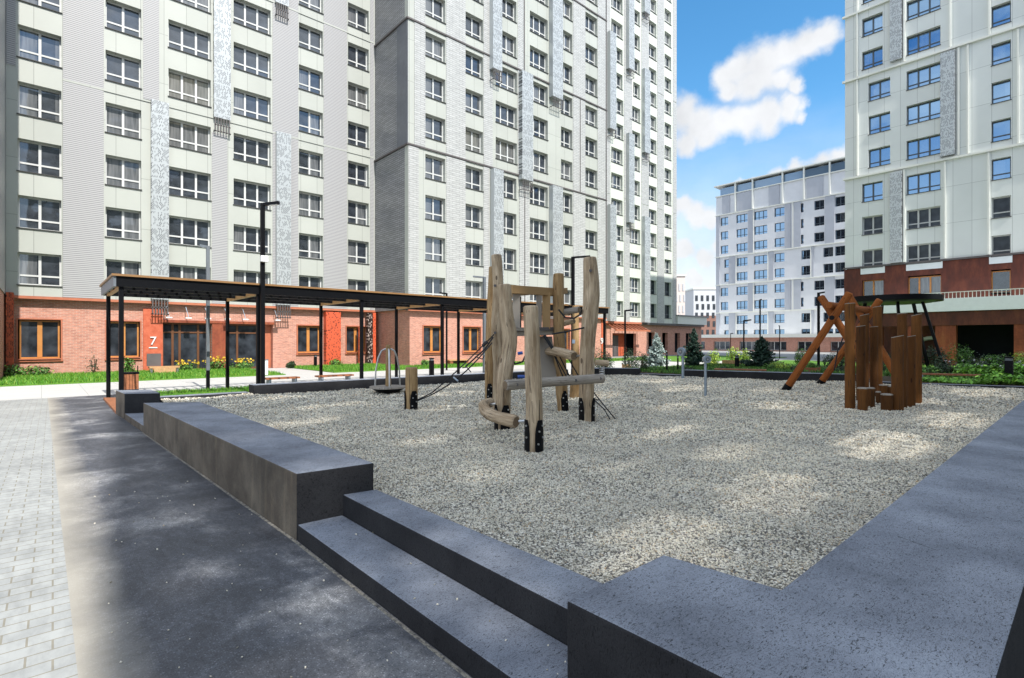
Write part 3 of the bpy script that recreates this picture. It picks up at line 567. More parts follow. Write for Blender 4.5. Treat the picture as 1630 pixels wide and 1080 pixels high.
# ---- projecting block (scaled cladding)
Y2 = 32.3
Bb = Building('apartment_building', 'projecting tall apartment block with scale-patterned cladding and dark trim lines, behind the climbing logs', (30, Y2, 0))
ops = []; wins = []
for k in range(12):
    z0 = 4.78+ST*k
    for (a, b, n) in [(20.57, 22.30, 2), (24.16, 25.88, 2), ((27.18, 29.5, 3) if 15.7 < z0 < 24.4 else (27.72, 29.43, 2)), (30.99, 33.17, 3), (34.87, 36.39, 2), (38.23, 39.99, 2)]:
        if (z0-HC)*836/dep((b, Y2)) < 560: ops.append((a, b, z0, z0+1.72)); wins.append((a, b, z0, z0+1.72, n))
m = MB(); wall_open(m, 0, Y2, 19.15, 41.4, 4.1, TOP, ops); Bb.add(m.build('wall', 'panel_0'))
for wv in wins: Bb.win(0, Y2, *wv, gm='glass_olive_reflection' if (wv[0] == 27.18 and 16 < wv[2] < 17) or (wv[0] == 24.16 and 16 < wv[2] < 17) else 'glass')
Bb.add(MB().box(19.62, 41.35, Y2+.46, Y2+18, 4.25, TOP-.2).build('core', 'core')); Bb.add(MB().box(19.9, 41.3, Y2+1.6, Y2+18, 0, 4.24).build('core', 'core'))
m = MB().box(19.15, 19.6, Y2+.452, Y1-.002, 4.1, TOP); Bb.add(m.build('side_wall', 'scaled_shaded'))
Bb.add(MB().box(19.11, 19.148, Y2+.02, Y2+1.5, 15.75, 24.45).build('plain_panel', 'metal_panel'))
TR = (6.9, 15.67, 24.5, 33.3)
for z in TR[1:]:
    Bb.add(MB().box(19.03, 41.42, Y2-.10, Y2-.002, z-.05, z+.06).build('ledge', 'trim_dark')); Bb.add(MB().box(19.03, 19.148, Y2, Y1-.04, z-.05, z+.06).build('ledge', 'trim_dark'))
lev = [(4.1, 15.6), (15.74, 24.43), (24.57, 33.23), (33.37, TOP)]
for i, (z0, z1) in enumerate(lev):
    S = [(19.17, 20.0) if i == 0 else (19.65, 20.55), (22.37, 24.14), (25.92, 26.85) if i else (25.92, 26.5), (36.48, 38.2), (40.05, 41.25)]
    S += [(29.57, 30.22)] if i != 0 else [(29.75, 30.9)]
    for (a, b) in S: Bb.add(MB().box(a, b, Y2-.04, Y2-.002, z0, z1).build('scaled_panel', 'scaled_0'))
for (x, z0, z1) in ((30.25, 24.57, TOP), (37.4, 15.74, 24.43), (30.3, 4.1, 15.6), (41.3, 4.1, TOP)): Bb.add(MB().box(x, x+.09, Y2-.06, Y2-.042, z0, z1).build('vertical_trim', 'trim_dark'))
for (a, b, z0, z1, br) in [(26.59, 27.6, 3.8, 15.5, 0), (26.5, 27.45, 22.5, 42, 1), (29.64, 30.9, 14.4, 24.3, 1), (33.3, 34.6, 22.4, 42, 1), (33.3, 34.6, 3.8, 15.5, 0)]: screen(Bb, 0, Y2, a, b, z0, z1, brown=br)
g2 = 32.62
gops = [(20.57, 22.3, .95, 2.95), (24.16, 25.88, .95, 2.95), (27.9, 29.4, 0, 2.7), (31.1, 32.9, .95, 2.95), (34.9, 36.4, .95, 2.95), (38.25, 39.9, .4, 2.95)]
m = MB(); wall_open(m, 0, g2, 19.47, 41.35, 0, 4.098, gops, .4); Bb.add(m.build('brick_base', 'brick_0'))
Bb.add(MB().box(19.47, 19.85, g2+.402, 37.9, 0, 4.098).build('side_brick', 'brick_1'))
Bb.add(MB().box(19.15, 41.4, Y2-.06, Y2, 3.98, 4.098).build('cornice', 'flashing')); Bb.add(MB().box(19.16, 41.4, Y2+.01, g2-.002, 4.0, 4.096).build('soffit', 'trim_dark'))
for (a, b, z0, z1) in [gops[0], gops[1], gops[3], gops[4], gops[5]]:
    Bb.win(0, g2-.1, a+.06, b-.06, z0+.06, z1-.06, 2, 'amber_frame', 'glass_dark', 0, 'flashing', True)
    m = MB(); m.box(a-.08, b+.08, g2-.1, g2-.002, z0-.1, z0); m.box(a-.05, a+.02, g2-.06, g2-.003, z0, z1+.05); m.box(b-.02, b+.05, g2-.06, g2-.003, z0, z1+.05); m.box(a+.02, b-.02, g2-.06, g2-.003, z1-.02, z1+.05)
    Bb.add(m.build('window_surround', 'flashing'))
Bb.add(MB().box(27.95, 29.35, g2+.1, g2+.16, 0, 2.7).build('door', 'red_panel'))
Bb.add(MB().box(41.0, 41.36, g2-.05, g2-.003, 0, 4.0).build('red_panel', 'red_panel'))
digit('9', (41.0, g2-.09, 1.55), .85, Bb.root)

# ---- bright right-hand wing (entrance 9)
Cb = Building('apartment_building', 'bright white end wing of the long block, with stacked metal screens, left of the sky', (55, Y1, 0))
ops = []; wins = []
TC = 50
for k in range(15):
    z0 = 4.78+ST*k; in_shade = k < 2  # lower right windows darkened: cast shade put into frame and glass
    a_rows = (48.59, 50.73, 3) if (k in (4, 5, 6) or k >= 9) else (49.29, 50.85, 2)
    b_rows = (52.15, 54.27, 3) if (k < 4 or k in (7, 8)) else (52.85, 54.21, 2)
    for (a, b, n), dark in [(a_rows, 0), (b_rows, 0), ((56.15, 57.8, 2), in_shade), ((59.68, 61.25, 2), in_shade)]:
        ops.append((a, b, z0, z0+1.72)); wins.append((a, b, z0, z0+1.72, n, dark))
m = MB(); wall_open(m, 0, Y1, 41.42, 62.5, 4.1, TC, ops); Cb.add(m.build('wall', 'panel_white'))
for (a, b, z0, z1, n, dark) in wins: Cb.win(0, Y1, a, b, z0, z1, n, 'grey_frame' if dark else 'white_frame', 'glass_dark' if dark else 'glass')
Cb.add(MB().box(41.5, 62.45, Y1+.46, Y1+15, 4.25, TC-.2).build('core', 'core')); Cb.add(MB().box(41.5, 62.45, Y1+2.2, Y1+15, 0, 4.24).build('core', 'core'))
for i, (z0, z1) in enumerate([(4.1, 18.5), (18.6, 33.2), (33.3, TC)]):
    for (a, b) in [(47.0, 48.4), (50.97, 52.1 if i != 1 else 52.6), (54.5, 56.1), (57.96, 59.5), (61.6, 62.5)]: Cb.add(MB().box(a, b, Y1-.04, Y1-.002, z0, z1).build('ribbed_panel', 'scaled_0'))
for (a, b, z0, z1) in [(47.78, 48.9, 4.1, 17.3), (47.78, 48.9, 25.0, 36.9), (51.34, 52.4, 14.9, 26.3), (51.34, 52.4, 33.0, 48), (54.53, 55.7, 4.1, 17.0), (54.53, 55.7, 23.9, 35.0), (54.53, 55.7, 41, 49)]: screen(Cb, 0, Y1, a, b, z0, z1, brown=0 if z0 < 5 else 1)
m = MB(); wall_open(m, 0, 37.5, 47.3, 69.6, 0, 3.85, [(49.2, 53.9, 0, 2.75), (56.5, 57.8, .3, 2.9), (59.6, 60.9, .3, 2.9), (62.6, 63.9, .3, 2.9), (65.4, 66.7, .3, 2.9)], .4); Cb.add(m.build('brick_base', 'brick_0'))
Cb.add(MB().box(41.4, 47.3, 37.5, 37.9, 0, 4.09).build('brick_base', 'brick_0'))
Cb.add(MB().box(49.2, 53.9, 39.0, 39.1, 0, 2.75).build('entrance_wall', 'red_panel')); Cb.add(MB().box(50.8, 52.2, 38.9, 38.98, 0, 2.5).build('door', 'trim_dark'))
Cb.add(MB().box(47.3, 54.4, Y1-.15, Y1+.29, 3.86, 4.098).build('cornice', 'flashing')); Cb.add(MB().box(54.42, 69.7, Y1-.1, Y1+.29, 3.855, 4.098).build('cornice', 'trim_dark'))
m = MB()
for i in range(9): m.beam((48.0+i*.75, Y1-1.3, 3.1), (48.0+i*.75, Y1+.28, 3.85), .10, .14)
m.box(47.6, 54.3, Y1-1.45, Y1-1.3, 2.95, 3.15); Cb.add(m.build('entrance_canopy', 'flashing'))
Cb.add(MB().box(62.55, 70.2, Y1-.2, Y1+14, 4.1, 5.15).build('annex_fascia', 'trim_pale')); Cb.add(MB().box(62.5, 70.4, Y1-.35, Y1+14.1, 5.15, 5.3).build('annex_roof', 'roofing'))
Cb.add(MB().box(62.5, 69.5, 37.95, 50, 0, 4.08).build('core', 'core'))
# ---- dark return wall at the far left
D = Building('apartment_building', 'dark shaded sliver of an apartment block at the extreme left edge', (-5, 34, 0))
D.add(MB().box(-12, -1.36, 31.5, 44, 4.2, TOP).build('wall', 'ribbed_1')); D.add(MB().box(-12, -1.40, 31.9, 44, 0, 4.198).build('brick_base', 'brick_1'))

# ---- right-hand building facing west
X5 = 54.3; H5 = 34
E = Building('apartment_building', 'pale panelled apartment block with blue-reflecting windows and rusty brown base, at the right edge', (X5, 4, 0))
ops = []; wins = []
for k in range(9):
    zt = 9.9+2.93*k; z0 = zt-1.6
    c1 = (11.93, 13.52, 2) if 3 <= k <= 5 else (12.47, 14.0, 2)
    for (a, b, n) in (c1, (8.54, 10.78, 3), (4.38, 5.47, 1), (.3, 1.9, 2), (-4.5, -2.5, 2)):
        if zt < H5-.5: ops.append((a, b, z0, zt)); wins.append((a, b, z0, zt, n))
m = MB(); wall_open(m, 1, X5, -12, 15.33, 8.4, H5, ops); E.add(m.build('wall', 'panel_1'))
for i, wv in enumerate(wins): E.win(1, X5, *wv, fm='grey_frame' if wv[2] > 14 else 'white_frame', gm='glass_blue' if wv[2] > 13.5 else 'glass_dark', tr=.27)
E.add(MB().box(X5+.46, X5+24, -12, 15.3, 4.2, H5-.1).build('core', 'core')); E.add(MB().box(X5+.452, X5+24.1, 15.301, 15.33, 8.4, H5).build('side_wall', 'panel_0'))
for (z, a, b) in ((16.45, -12, 15.45), (25.25, -12, 15.5), (31.1, 11.9, 15.5)): E.add(MB().box(X5-.22, X5-.002, a, b, z-.07, z+.1).build('ledge', 'trim_pale'))
for (y, z0, z1) in ((14.4, 16.6, 25.1), (14.4, 25.4, H5), (10.98, 25.4, H5), (10.98, 8.5, 16.3), (7.98, 25.4, H5), (7.45, 16.6, 25.1), (6.9, 16.6, 25.1), (8.3, 8.5, 16.3), (5.68, 8.5, 16.3), (4.05, 16.6, 25.1), (5.65, 25.4, H5), (3.3, 25.4, H5)):
    E.add(MB().box(X5-.20, X5-.003, y-.12, y+.0, z0, z1).build('fin', 'trim_pale'))
for (a, b, z0, z1) in ((11.05, 11.88, 25.7, H5-.3), (7.6, 8.5, 16.7, 25.0), (11.05, 11.88, 8.5, 16.2)): screen(E, 1, X5, a, b, z0, z1, dpt=.35)
E.add(MB().box(X5-.12, X5-.002, -12, 15.45, 8.32, 8.46).build('ledge', 'trim_dark'))
m = MB(); wall_open(m, 1, X5, -12, 15.4, 4.3, 8.3, [(12.4, 14.0, 5.6, 7.2), (8.5, 10.7, 5.5, 7.3), (4.4, 5.5, 5.4, 7.3)], .4); E.add(m.build('rust_wall', 'rust_dark'))
for (a, b, n) in ((12.4, 14.0, 2), (8.5, 10.7, 3), (4.4, 5.5, 1)):
    E.win(1, X5, a, b, 5.55, 7.2, n, 'amber_frame', 'glass', 0); E.add(MB().box(X5-.05, X5-.003, a-.1, b+.1, 7.75, 8.3).build('header_panel', 'balcony_white'))
# terrace
E.add(MB().box(50, X5-.01, -12, 12.3, 4.05, 5.0).build('terrace', 'balcony_white'))
m = MB(); m.box(50.02, 50.07, -12, 12.3, 5.42, 5.47)
for i in range(110): y = -12+24.3*i/109; m.box(50.03, 50.06, y-.02, y+.02, 5.0, 5.42)
E.add(m.build('railing', 'trim_pale'))
E.add(MB().box(50.15, 50.45, -12, 12.2, 3.0, 4.04).build('fascia_beam', 'rust_dark'))
for (a, b) in ((7.0, 8.2), (11.6, 12.2), (9.6, 9.9), (2.6, 3.9), (-4, -2.6)): E.add(MB().box(50.2, 50.9, a, b, 0, 2.998).build('pillar', 'corten'))
E.add(MB().box(X5+.2, X5+.45, -12, 15.3, 0, 4.2).build('ground_floor', 'core')); E.add(MB().box(X5-.002, X5+.19, 8.4, 15.3, 0, 4.2).build('rust_wall', 'rust_dark'))
m = MB(); m.tube([(X5-.4, 9.0+1.1*math.cos(a), 1.2+.9*math.sin(a)) for a in np.linspace(0, math.pi, 13)], .16, 8); E.add(m.build('arch', 'balcony_white'))

# ---- middle-distance white block
X4 = 106; H4 = 34.4
Fb = Building('apartment_building', 'far white and grey apartment block with flat overhanging roof, in the middle right', (X4, 40, 0))
cols4 = [(51.19, 52.81, 51.19-1.1, 52.0), (47.16, 49.47, None, None), (43.3, 45.9, None, None), (40.1, 41.95, None, None), (36.73, 38.45, 35.6, 37.1), (33.24, 34.91, 31.8, 33.4), (29.9, 31.5, None, None), (26.4, 28, None, None)]
ops = []; wins = []
for k in range(9):
    zt = 27.6-2.94*k; g_ = 0 if k < 3 else 1 if k < 5 else 2 if k < 7 else 3
    for (a, b, a2, b2) in cols4:
        if g_ in (1, 3) and a2: a, b = a2, b2
        ops.append((a, b, zt-1.7, zt)); wins.append((a, b, zt-1.7, zt, 3 if b-a > 2 else 2, g_))
m = MB(); wall_open(m, 1, X4, 24, 53.77, 2.0, 32.1, ops); Fb.add(m.build('wall', 'pale_clad'))
for (a, b, z0, z1, n, g_) in wins: Fb.win(1, X4, a, b, z0, z1, n, 'grey_frame', 'glass_blue', .27, detail=False)
Fb.add(MB().box(X4+.46, X4+16, 24, 53.7, -.1, 32).build('core', 'core'))
for z in (28.15, 19.4, 13.55, 7.7, 32.15): Fb.add(MB().box(X4-.25, X4-.002, 24, 53.9, z-.1, z+.08).build('ledge', 'trim_pale'))
zs = [(2.0, 7.58), (7.8, 13.43), (13.65, 19.28), (19.5, 28.03)]
for i, (z0, z1) in enumerate(zs):
    for (a, b) in [(46.0, 47.0) if i % 2 else (49.6, 51.0), (42.1, 43.2) if i % 2 == 0 else (39.0, 40.0), (34.95, 35.5) if i % 2 == 0 else (37.15, 38.4), (31.55, 33.1) if i % 2 else (28.2, 29.5), (53.0, 53.75)]:
        Fb.add(MB().box(X4-.14, X4-.004, a, b, z0, z1).build('grey_strip', 'grey_clad'))
    for y in ([46.0, 38.6] if i % 2 else [49.5, 43.2, 35.5]): Fb.add(MB().box(X4-.22, X4-.143, y-.12, y, z0, z1).build('fin', 'trim_pale'))
for (a, b) in ((46.1, 49.3), (41.0, 43.0), (33.4, 36.2), (50.8, 52.4)): Fb.add(MB().box(X4-.14, X4-.003, a, b, 28.3, 32.0).build('grey_strip', 'grey_clad'))
for y in (49.6, 46.1, 40.4, 36.6, 32.3, 28): Fb.add(MB().box(X4-.3, X4+.1, y-.12, y+.12, 28.3, 34.2).build('roof_post', 'trim_pale'))
Fb.add(MB().box(X4+.3, X4+16, 24, 53.0, 32.2, 33.8).build('glass_band', 'glass_band')); Fb.add(MB().box(X4-.45, X4+16.5, 24, 54.1, 34.2, 34.4).build('roof', 'trim_pale'))
for y in (50, 46, 42, 38, 34, 30): Fb.add(MB().box(X4+1.2, X4+2.2, y-.6, y+.6, 33.8, 34.19).build('roof_box', 'trim_pale'))
Pb = Building('shop_row', 'low red-brick shop front with white cornice below the far white block', (96, 40, 0), 'shop building')
m = MB(); wall_open(m, 1, 96, 14, 58, 0, 2.45, [(a, a+3.2, .2, 1.75) for a in (16, 21, 26, 31, 36, 41, 46, 51)], .4); Pb.add(m.build('wall', 'brick_1'))
for a in (16, 21, 26, 31, 36, 41, 46, 51): Pb.win(1, 96, a, a+3.2, .2, 1.75, 3, 'white_frame', 'glass', 0)
Pb.add(MB().box(95.6, 105.7, 13.9, 58.1, 2.45, 3.05).build('cornice', 'trim_pale')); Pb.add(MB().box(96.45, 105.6, 14, 58, 0, 2.4).build('core', 'core'))
# ---- far blocks
def far_block(px0, px1, pyt, d, label, matn, rows, cols, winm='glass_dark', brown_from=None):
    a = PD(px0, pyt, d); b = PD(px1, pyt, d); ht = a.z; ux = (b-a); ux.z = 0; W = ux.length; ang = math.atan2(ux.y, ux.x)
    bl = empty('far_building', label, 'apartment building', loc=(a.x, a.y, 0)); bl.rotation_euler = (0, 0, ang)
    z_b = brown_from or 0
    o = MB().box(0, W, 0, 20, z_b, ht).build('wall', matn, bl)
    if brown_from: MB().box(0, W, 0, 20, 0, z_b-.01).build('base', 'far_brown', bl)
    MB().box(-.3, W+.3, -.3, 20, ht, ht+.5).build('roof', 'trim_pale', bl)
    ww = W/(cols*2)*.9; wm = MB().box(0, ww, -.12, -.02, 0, 2.0).mesh('window', [winm])
    for i in range(cols):
        for j in range(rows):
            f = bpy.data.objects.new('window', wm); sc.collection.objects.link(f); f.parent = bl; f.location = (W*(i+.3)/cols+(.3 if j % 2 else 0), 0, ht-4.2-3.1*j)
far_block(1104, 1175, 461, 190, 'distant block, white above and brown below, seen between the two large blocks', 'far_white', 6, 8, 'glass_dark', 11)
far_block(1060, 1090.5, 440, 150, 'distant pale pink block just right of the bright end wing', 'far_pink', 6, 5, 'far_white')
far_block(1076, 1140, 516, 230, 'lowest distant brown block near the horizon', 'far_brown', 2, 6, 'glass_dark')

# ---- block behind the viewer whose shade lies over the play area
Tb = Building('apartment_building', 'tall apartment block standing behind the viewer, its shade lying over the gravel', (16, -20, 0))
YT = -14; HT = YT*0 + .1+1.095*(16.35-YT); X0T = .22-.086*(3.67-YT)
scr0 = 14.5
ops = []
def back(x, y, z=.3): dy = y-YT; return x-SUN_DX*dy, z+dy*math.tan(SUN_EL)*math.sqrt(1+SUN_DX**2)
m = MB().box(X0T, 42, -28, YT, 0, scr0); Tb.add(m.build('wall', 'panel_0'))
blobs = [(3.62, 10.25, 1.5, .8, .45), (4.42, 7.26, 1.0, .5, .45), (6.97, 10.32, 1.5, .6, .45), (7.9, 5.1, 1.6, .5, .5), (9.5, 2.4, 2.8, 1.0, .5), (5.2, 12.6, 1.8, .7, .4), (8.9, 12.9, 2.0, .8, .4), (11.3, 9.6, 2.6, 1.0, .35), (15.5, 9.2, 2.8, 1.1, .35),
         (13.2, 5.3, 2.4, .9, .4), (18.3, 5.0, 3.2, 1.1, .35), (17.6, 11.6, 2.2, 1.2, .4), (14.5, 12.8, 2.8, 1.2, .4), (3.55, 2.45, 1.5, .8, .3), (5.6, 2.5, 1.8, .8, .3), (7.2, 3.7, 1.6, .6, .3), (4.9, 15.0, 1.6, .7, .4), (10.6, 15.0, 2.4, .6, .4),
         (20.8, 2.6, 3.2, 1.4, .35), (13.4, 2.2, 2.6, 1.0, .4), (16.6, 3.2, 2.0, .8, .35), (17, 7.2, 2.2, .8, .3), (11, 6.9, 1.8, .7, .3), (.95, 2.75, .8, .8, .6), (1.5, 3.7, .7, .5, .4), (.85, 4.7, .5, .6, .45), (1.2, 6.6, .6, .7, .35), (.9, 8.6, .4, .8, .4), (2.15, 3.1, .7, 1.3, .3), (2.05, 5.5, .9, .9, .4), (2.0, 8.0, .8, .8, .25), (3.9, 5.0, 1.1, .5, .2), (5.4, 4.2, 1.2, .4, .2)]
SC = []
for (x, y, wx, wy, op) in blobs:
    # each bright patch is a ragged cluster of openings
    for (ox, oy, kx, ky) in ((0, 0, 1, .5), (.12, .42, .7, .32), (-.1, -.42, .62, .32)):
        xx, zz_ = back(x+ox*wx, y+oy*wy); hz_ = wy*ky*1.095/2; hw = wx*kx/2
        c_op = (xx-hw, xx+hw, zz_-hz_, zz_+hz_)
        if c_op[2] > scr0+.2 and c_op[3] < HT-.3 and c_op[0] > X0T+.1 and not any(c_op[0] < q[1] and c_op[1] > q[0] and c_op[2] < q[3] and c_op[3] > q[2] for q, _ in SC): SC.append((c_op, op))
m = MB(); wall_open(m, 0, YT-.3, X0T, 42, scr0, HT, [q for q, _ in SC], .12); Tb.add(m.build('light_patch_screen', 'panel_0'))  # added, unseen screen: its openings throw light patches on the ground
for (a, b, z0, z1), op in SC:
    m = MB(); n_ = max(2, int((z1-z0)/.09)); pitch = (z1-z0)/n_; sl_h = max(.005, pitch*(1-op)-.022)
    for i in range(n_): zc = z0+(i+.5)*pitch; m.box(a, b, YT-.26, YT-.24, zc-sl_h/2, zc+sl_h/2)
    Tb.add(m.build('light_patch_louvre', 'sill_metal'))  # added slats that thin the sun through each opening
for i in range(9):
    for k in range(4): Tb.win(0, YT+.3, 2+i*4.2, 3.9+i*4.2, 1.5+3*k, 3.3+3*k, 2).rotation_euler = (0, 0, R(180))
# ================================================================== pergola
PG = empty('pergola', 'long black pergola with slatted roof and thin posts along the back of the gravel', 'pergola', loc=(12, 19.5, 0))
px_ = [1.62+3.5*i for i in range(7)]; YF, YR = 17.75, 21.5; ZB, ZT = 3.32, 3.63; XE = px_[-1]+.12; XS = 1.5
fas = MB(); fas.box(XS, XE, YF-.1, YF-.04, ZB, ZT-.03); rel(PG, fas.build('front_fascia', 'black_paint'))
rel(PG, MB().box(XS, XE, YR+.04, YR+.1, ZB, ZT-.03).build('rear_fascia', 'black_paint'))
rel(PG, MB().box(XS-.06, XS-.002, YF-.1, YR+.1, ZB, ZT-.03).build('end_fascia', 'lamp_grey')); rel(PG, MB().box(XE+.002, XE+.06, YF-.1, YR+.1, ZB, ZT-.03).build('end_fascia', 'black_paint'))
m = MB(); m.box(XS-.1, XE+.1, YF-.16, YF-.0, ZT-.028, ZT+.03); m.box(XS-.1, XE+.1, YR+.0, YR+.16, ZT-.028, ZT+.03); m.box(XS-.1, XS+.02, YF, YR, ZT-.028, ZT+.03); rel(PG, m.build('roof_edge', 'gold_edge'))
for x in px_:
    for y in (YF, YR):
        t = MB().box(x-.055, x+.055, y-.03 if y == YF else y-.08, y+.08 if y == YF else y+.03, 0, ZB+.2); rel(PG, t.build('post', 'black_paint', bevel=.008))
    rel(PG, MB().box(x-.05, x+.05, YF+.13, YR-.13, ZB-.02, ZB+.12).build('cross_beam', 'blond_wood'))
for i in range(int((XE-XS)/.32)):
    x = XS+.2+i*.32; rel(PG, MB().box(x-.03, x+.03, YF-.02, YR+.02, ZB+.14, ZB+.26).build('slat', 'slat_wood'))
for y in (19.0, 20.25): rel(PG, MB().box(XS, XE, y-.04, y+.04, ZB+.02, ZB+.135).build('purlin', 'black_paint'))

# ================================================================== lamp posts
def lamp(x, y, h, arm, adir, label, r=.06, mat='black_paint', z0=0, camera=False, lower=None, hd=.09):
    r = r*.74
    L = empty('street_lamp', label, 'street lamp', loc=(x, y, z0)); a = Vector((adir[0], adir[1], 0)).normalized()
    parts = [MB().box(x-r, x+r, y-r, y+r, z0 if not lower else z0+lower, h).build('pole', mat, bevel=.006)]
    if lower: parts.append(MB().box(x-r, x+r, y-r, y+r, z0, z0+lower).build('pole_base', 'black_paint'))
    e = Vector((x, y, h))+a*arm; parts.append(MB().beam((x, y, h-.04), (e.x, e.y, h+.02), r*1.7, .09).build('arm', mat)); parts.append(MB().beam((x+a.x*arm*.4, y+a.y*arm*.4, h-.065), (e.x-a.x*.05, e.y-a.y*.05, h-.035), r*1.2, .02).build('lamp_lens', 'white_plastic'))
    if camera: parts.append(MB().box(x-.09, x+.13, y-.16, y-.05, 4.3, 4.5).build('camera_box', 'white_plastic', bevel=.02))
    rel(L, parts); return L
rt = (c_, -s_); lt = (-c_, s_)
pl = P(418, 630, Z=.3); d0 = dep(pl); lx, ly = PD(418, 500, 16.4).xy
lamp(lx, ly, PD(418, 324, 16.4).z, .52, rt, 'tallest black lamp post in front of the pergola, rising from the back wall', .08, camera=True)
def lamp_px(px, top, base_d, arm, side, label, r=.06, **k):
    q = PD(px, top, base_d); lamp(q.x, q.y, q.z, arm, rt if side > 0 else lt, label, r, **k)
lamp_px(331, 392, 19.6, .28, -1, 'grey lamp post with black foot in front of entrance 7', .075, mat='lamp_grey', lower=.75)
lamp_px(771, 441, 30, .65, -1, 'thin grey lamp post just left of the climbing frame', .10, mat='lamp_grey')
lamp_px(912, 409, 26, .85, 1, 'black lamp post rising behind the tall right-hand log', .09)
lamp_px(711, 467, 33, .45, -1, 'low lamp showing only its arm above the middle of the pergola roof', .06)
lamp_px(995, 494, 30, .45, 1, 'black lamp post before entrance 9, beside the pale blue spruce', .05)
lamp_px(1184, 510, 36, .5, 1, 'short black lamp post left of the large dark spruce', .05)
lamp_px(1210, 477, 50, .15, 1, 'tall plain black lamp mast above the large dark spruce', .07)
lamp_px(1241, 519, 55, .1, -1, 'thin distant lamp post before the shop row', .05)
lamp_px(1303, 466, 32, .35, 1, 'tall black lamp post beside the top of the leaning log frame', .085)
lamp_px(1163, 531, 60, .3, 1, 'very thin distant lamp between the two spruces', .04)

# ================================================================== climbing frame
CF = empty('climbing_frame', 'log climbing frame of crooked upright trunks with ropes and a raised wooden tower', 'climbing frame', loc=(6.8, 7.2, .3))
def rpx(wpx, d): return wpx/2*d/836
def log_between(pts, rad, name='log', mat='log_wood', wob=.12, seed=1, parent=CF, n=20, sub=7, bev=.02, label=None):
    pts = [Vector(p) for p in pts]; P2 = []; R2 = []
    for i in range(len(pts)-1):
        for k in range(sub):
            t = k/sub
            p0 = pts[max(i-1, 0)]; p1 = pts[i]; p2 = pts[i+1]; p3 = pts[min(i+2, len(pts)-1)]
            P2.append(.5*((2*p1)+(p2-p0)*t+(2*p0-5*p1+4*p2-p3)*t*t+(-p0+3*p1-3*p2+p3)*t**3)); R2.append(rad[i]*(1-t)+rad[i+1]*t)
    P2.append(pts[-1]); R2.append(rad[-1])
    m = MB().tube(P2, R2, n, seed, wob, cap=2 if mat != 'x' else 1, bev=bev)
    m.mi = [1 if q == 2 else q for q in m.mi]
    o = m.build(name, [mat, 'log_end' if mat.startswith('log') or mat == 'grey_wood' else mat], smooth=True)
    if label: o['label'] = label
    if parent is not None: rel(parent, o)
    return o
def bracket(parent_obj, root, base, r, ang, top=.44, lean=(0, 0)):
    "black steel shoe plate wrapped on the trunk, with bolts"
    m = MB(); n = 6; span = .62; rows = 5
    for j in range(rows+1):
        z = -.05+(top+.05)*j/rows; sp = span*(1 if j < rows-1 else (.85 if j == rows-1 else .5))
        for rr in (r*1.03, r*1.03+.014):
            for i in range(n+1):
                a = ang+sp*(i/n*2-1); m.v.append((base[0]+lean[0]*max(z, 0)+math.cos(a)*rr, base[1]+lean[1]*max(z, 0)+math.sin(a)*rr, base[2]+z))
    W = 2*(n+1)
    for j in range(rows):
        for i in range(n):
            a = j*W+n+1+i; m.f.append((a, a+1, a+1+W, a+W)); m.mi.append(0); b = j*W+i; m.f.append((b+W, b+W+1, b+1, b)); m.mi.append(0)
        for e in (0, n): a = j*W+e; m.f.append((a, a+n+1, a+n+1+W, a+W)); m.mi.append(0)
    a = rows*W; m.f.append(tuple(list(range(a+n+1, a+2*n+2))+list(range(a+n, a-1, -1)))); m.mi.append(0)
    o = m.build('bracket', 'black_paint'); rel(root, o)
    o.parent = parent_obj; o.matrix_parent_inverse = Matrix()
    for (da, z) in ((-.3, top*.25), (.3, top*.45), (-.2, top*.65), (.25, top*.82)):
        b = MB(); aa = ang+da; p = Vector((base[0]+lean[0]*z+math.cos(aa)*(r*1.03+.012), base[1]+lean[1]*z+math.sin(aa)*(r*1.03+.012), base[2]+z)); q = p+Vector((math.cos(aa), math.sin(aa), 0))*.016
        b.tube([p, q], .014, 8); m2 = b.mesh('bolt', ['steel']); bo = bpy.data.objects.new('bolt', m2); sc.collection.objects.link(bo); bo.parent = parent_obj; bo.matrix_parent_inverse = Matrix()
    return o
TOCAM = math.pi*1.5-TH+0  # world angle pointing from a trunk to the camera
TOCAM = math.atan2(-c_, -s_)
def post(bx, by, tx, ty, wb, wt, seed, mid=None, dz=.3, brk=((.75,), (-.75,)), mat='log_wood', wob=.10, top_d=0, name='log_post'):
    b = P(bx, by, Z=dz); d = dep(b); t = PD(tx, ty, d+top_d); pts = [b-Vector((0, 0, .25))]; rr = [rpx(wb, d)]
    if mid:
        for (mx_, my_, mw) in mid: pts.append(PD(mx_, my_, d+top_d*.5)); rr.append(rpx(mw, d))
    else: pts.append(b.lerp(t, .5)); rr.append((rpx(wb, d)+rpx(wt, d))/2)
    pts.append(t); rr.append(rpx(wt, d))
    o = log_between(pts, rr, name, mat, wob, seed)
    ln = pts[1]-b; lean = (ln.x/ln.z*.6, ln.y/ln.z*.6)
    for (da,) in brk: bracket(o, CF, (b.x, b.y, b.z), rpx(wb, d), TOCAM+da, lean=lean)
    return b, t, d, o
p1 = post(850, 717, 845, 487, 27, 24, 1, [(850, 640, 27), (848, 570, 25)], brk=((.7,), (-1.15,)))
p2 = post(800, 684, 803, 453, 24, 21, 2, [(802, 615, 25), (811, 545, 24), (806, 500, 23)], brk=((.4,), (-1.2,)))
p3 = post(792, 655, 790, 406, 18, 17, 3, [(794, 600, 18), (791, 520, 18), (793, 460, 17)], brk=())
p3b = post(780, 637, 785, 425, 15, 13, 4, [(779, 560, 14)], brk=((0.,),), mat='log_brown')
p4 = post(934, 669, 939, 410, 23, 21, 5, [(934, 600, 24), (937, 530, 24), (941, 470, 26)], brk=((1.1,), (-1.1,)))
